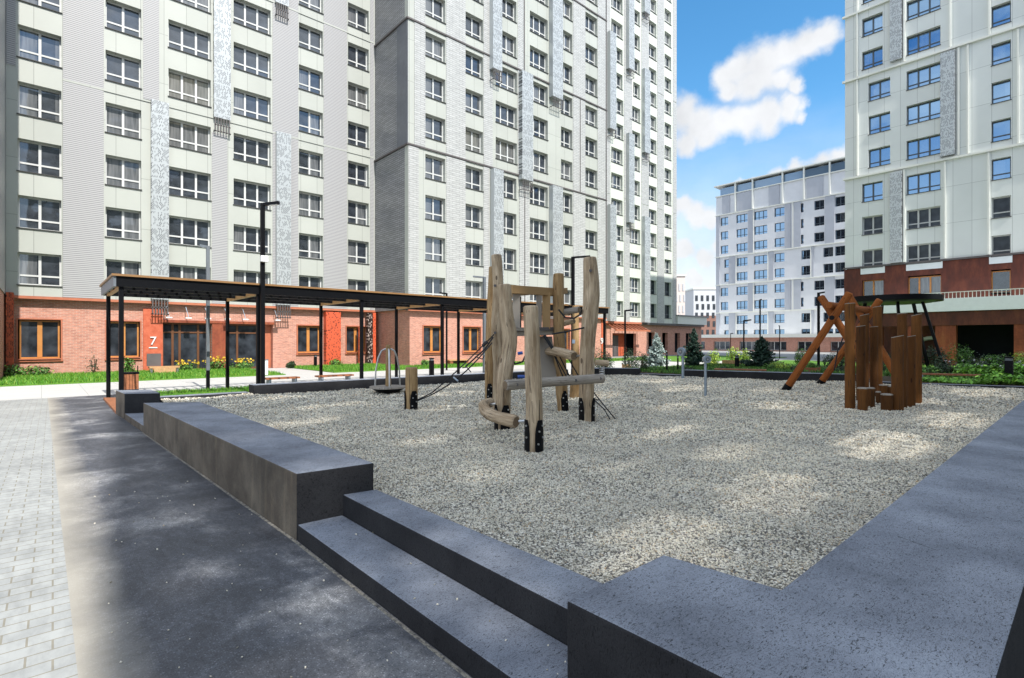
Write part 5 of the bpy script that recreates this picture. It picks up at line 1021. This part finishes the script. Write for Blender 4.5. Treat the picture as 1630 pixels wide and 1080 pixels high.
for i, (a, b, d_, w3, h3, mt, lb) in enumerate([(1095, 592, 26, 30, 10, 'leaf_dark', 'low dark plant behind the far wall, under the dark spruce with a pale tip'), (1125, 592, 26, 26, 9, 'leaf_mid', 'low green plant behind the far wall, behind the nearer talking tube'), (1150, 592, 26.5, 24, 9, 'leaf_dark', 'low dark plant behind the far wall, left of the thin wooden bench'), (1270, 594, 25.5, 26, 12, 'leaf_dark', 'low dark plant just left of the middle of the long leaning log'), (1318, 596, 24.8, 26, 12, 'leaf_mid', 'low green plant above the foot of the rear leaning log'), (1340, 597, 24.5, 22, 16, 'leaf_dark', 'dark plant beside the tallest front pillar, behind the wall'), (1405, 600, 25, 26, 26, 'leaf_dark', 'dark plant seen through the gap in the pillar cluster'), (1040, 590, 27, 30, 9, 'leaf_mid', 'low green plant in front of the pale blue spruce')]):
    shrub(a, b, d_, w3, h3, mt, lb, 420, .05, z0=.3)
HO = [(x, y, 836*1.495/(y-543)) for (x, y) in ((1480, 608), (1500, 609), (1524, 610), (1548, 611), (1570, 612), (1590, 612), (1624, 613), (1536, 602), (1562, 603), (1586, 604), (1626, 604))]
for i, (a, b, w3, h3, mt, lb) in enumerate([(1480, 599, 30, 18, 'leaf_mid', 'green plant just behind the left end of the plank bench'), (1512, 597, 34, 22, 'leaf_dark', 'dark leafy plant behind the middle of the plank bench'), (1545, 596, 36, 20, 'leaf_mid', 'green plant behind the right end of the plank bench'), (1575, 595, 34, 26, 'leaf_dark', 'dark leafy plant behind the hostas, left of the thick bollard'), (1606, 594, 34, 24, 'leaf_mid', 'green plant directly behind the thick bollard'), (1500, 592, 36, 30, 'leaf_dark', 'dark shrub at the foot of the rusty pillar, in front of the bushy one'), (1558, 590, 40, 30, 'leaf_dark', 'dark shrub under the dark ground-floor opening'), (1600, 590, 34, 26, 'leaf_dark', 'dark shrub above the thick bollard'), (1560, 584, 26, 16, 'leaf_lime', 'pale feathery clump below the dark opening')]):
    shrub(a, b, 836*1.495/(b-543), w3, h3, mt, lb, 520, .06, z0=.34, flowers=('flower_white', 2, .03) if i in (1, 3) else None)
hn = ['low hosta clump beside the tall right end pillar', 'low hosta clump under the left half of the plank bench', 'low hosta clump under the middle of the plank bench', 'low hosta clump under the right end of the plank bench', 'broad-leaved hosta right of the plank bench', 'broad-leaved hosta left of the thick bollard foot', 'broad-leaved hosta at the right edge in front of the bollard', 'hosta clump behind the plank bench, left one', 'hosta clump behind the plank bench, beside its right end', 'hosta clump behind and left of the thick bollard', 'hosta clump behind the thick bollard at the right edge']
for i, (a, b, d_) in enumerate(HO): shrub(a, b, d_, 38, 9 if i < 4 else 19 if b > 605 else 26, 'leaf_hosta', hn[i], 420, .085, z0=.355, name='hosta', cat='hosta', flowers=('flower_white', 3, .03) if i > 6 else None)
# ground-cover and flower strips
def cover(name, label, region, n, hgt, mat, seed, wd=.012, cat='grass'):
    rng = np.random.default_rng(seed); x = rng.uniform(region[0], region[1], n); y = rng.uniform(region[2], region[3], n); z = region[4]; h = hgt*rng.uniform(.5, 1.2, n); a = rng.uniform(0, 6.28, n); t = rng.uniform(-.5, .5, (n, 2))*h[:, None]
    V = np.empty((n, 3, 3)); V[:, 0] = np.c_[x-np.cos(a)*wd, y-np.sin(a)*wd, np.full(n, z)]; V[:, 1] = np.c_[x+np.cos(a)*wd, y+np.sin(a)*wd, np.full(n, z)]; V[:, 2] = np.c_[x+t[:, 0], y+t[:, 1], z+h]
    me = bpy.data.meshes.new(name); me.vertices.add(n*3); me.vertices.foreach_set('co', V.reshape(-1)); me.loops.add(n*3); me.loops.foreach_set('vertex_index', np.arange(n*3, dtype=np.int32)); me.polygons.add(n); me.polygons.foreach_set('loop_start', np.arange(n, dtype=np.int32)*3); me.update(calc_edges=True); me.materials.append(M_(mat))
    o = bpy.data.objects.new(name, me); sc.collection.objects.link(o); tag(o, label, cat, kind='stuff')
cover('grass', 'bright lawn grass between the footpath and the brick wall left of the entrance path', (-6, 9.8, 29.6, 37.3, .04), 26000, .16, 'grass_blade', 1, .02)
cover('grass', 'bright lawn grass in front of the brick wall right of the entrance path', (12.7, 19, 29.6, 37.2, .04), 12000, .16, 'grass_blade', 2, .02)
cover('grass', 'strip of lawn grass in front of the projecting block', (19.2, 41, 29.6, 32.4, .04), 14000, .16, 'grass_blade', 3, .025)
cover('grass', 'small rough grass patch under the left end of the pergola', (2.6, 6.3, 17.1, 21.9, .05), 9000, .11, 'grass_blade', 4, .012)
cover('ground_cover', 'low green ground cover in the beds beyond the gravel', (26.5, 36, 1.2, 9, .35), 5000, .16, 'leaf_mid', 5, .05, 'ground cover')
cover('ground_cover', 'low green ground cover around the spruces', (21.5, 32, 9.5, 16.4, .35), 12000, .12, 'leaf_mid', 6, .04, 'ground cover')
for i, (x, y, w_, h_, mt, fl_, lb) in enumerate([(60, 598, 60, 22, 'leaf_mid', None, 'leafy green perennials below the first brown-framed window'), (15, 601, 50, 24, 'leaf_mid', None, 'green perennials at the left edge below the red perforated screen'), (150, 596, 26, 40, 'leaf_dark', None, 'sparse tall plant against the plain brick wall'), (205, 592, 22, 36, 'leaf_mid', None, 'tall thin plant under the second brown-framed window'), (300, 589, 44, 16, 'leaf_mid', ('flower_yellow', 26, .06), 'yellow flowers in front of the entrance 7 doorway'), (345, 588, 50, 20, 'leaf_mid', ('flower_yellow', 34, .06), 'yellow flowers in front of the red panel right of the doorway'), (385, 587, 40, 16, 'leaf_mid', ('flower_yellow', 22, .06), 'yellow flowers in front of the right-hand glazing'), (462, 586, 16, 12, 'leaf_dark', None, 'tiny bush beside the entrance path'), (534, 584, 26, 14, 'leaf_mid', None, 'small green plant at the foot of the red perforated screen'), (676, 580, 22, 12, 'leaf_mid', None, 'small green plant under the first window of the projecting block')]):
    yy = 36.3 if i < 9 else 31.9; q = P(x, y, Y=yy); d_ = dep(q); shrub(x, y, d_, w_, h_, mt, lb, 520 if i != 2 else 160, .07 if i != 2 else .05, z0=.04, name='perennial_plant', cat='plant', flowers=fl_)
bpy.context.view_layer.update()
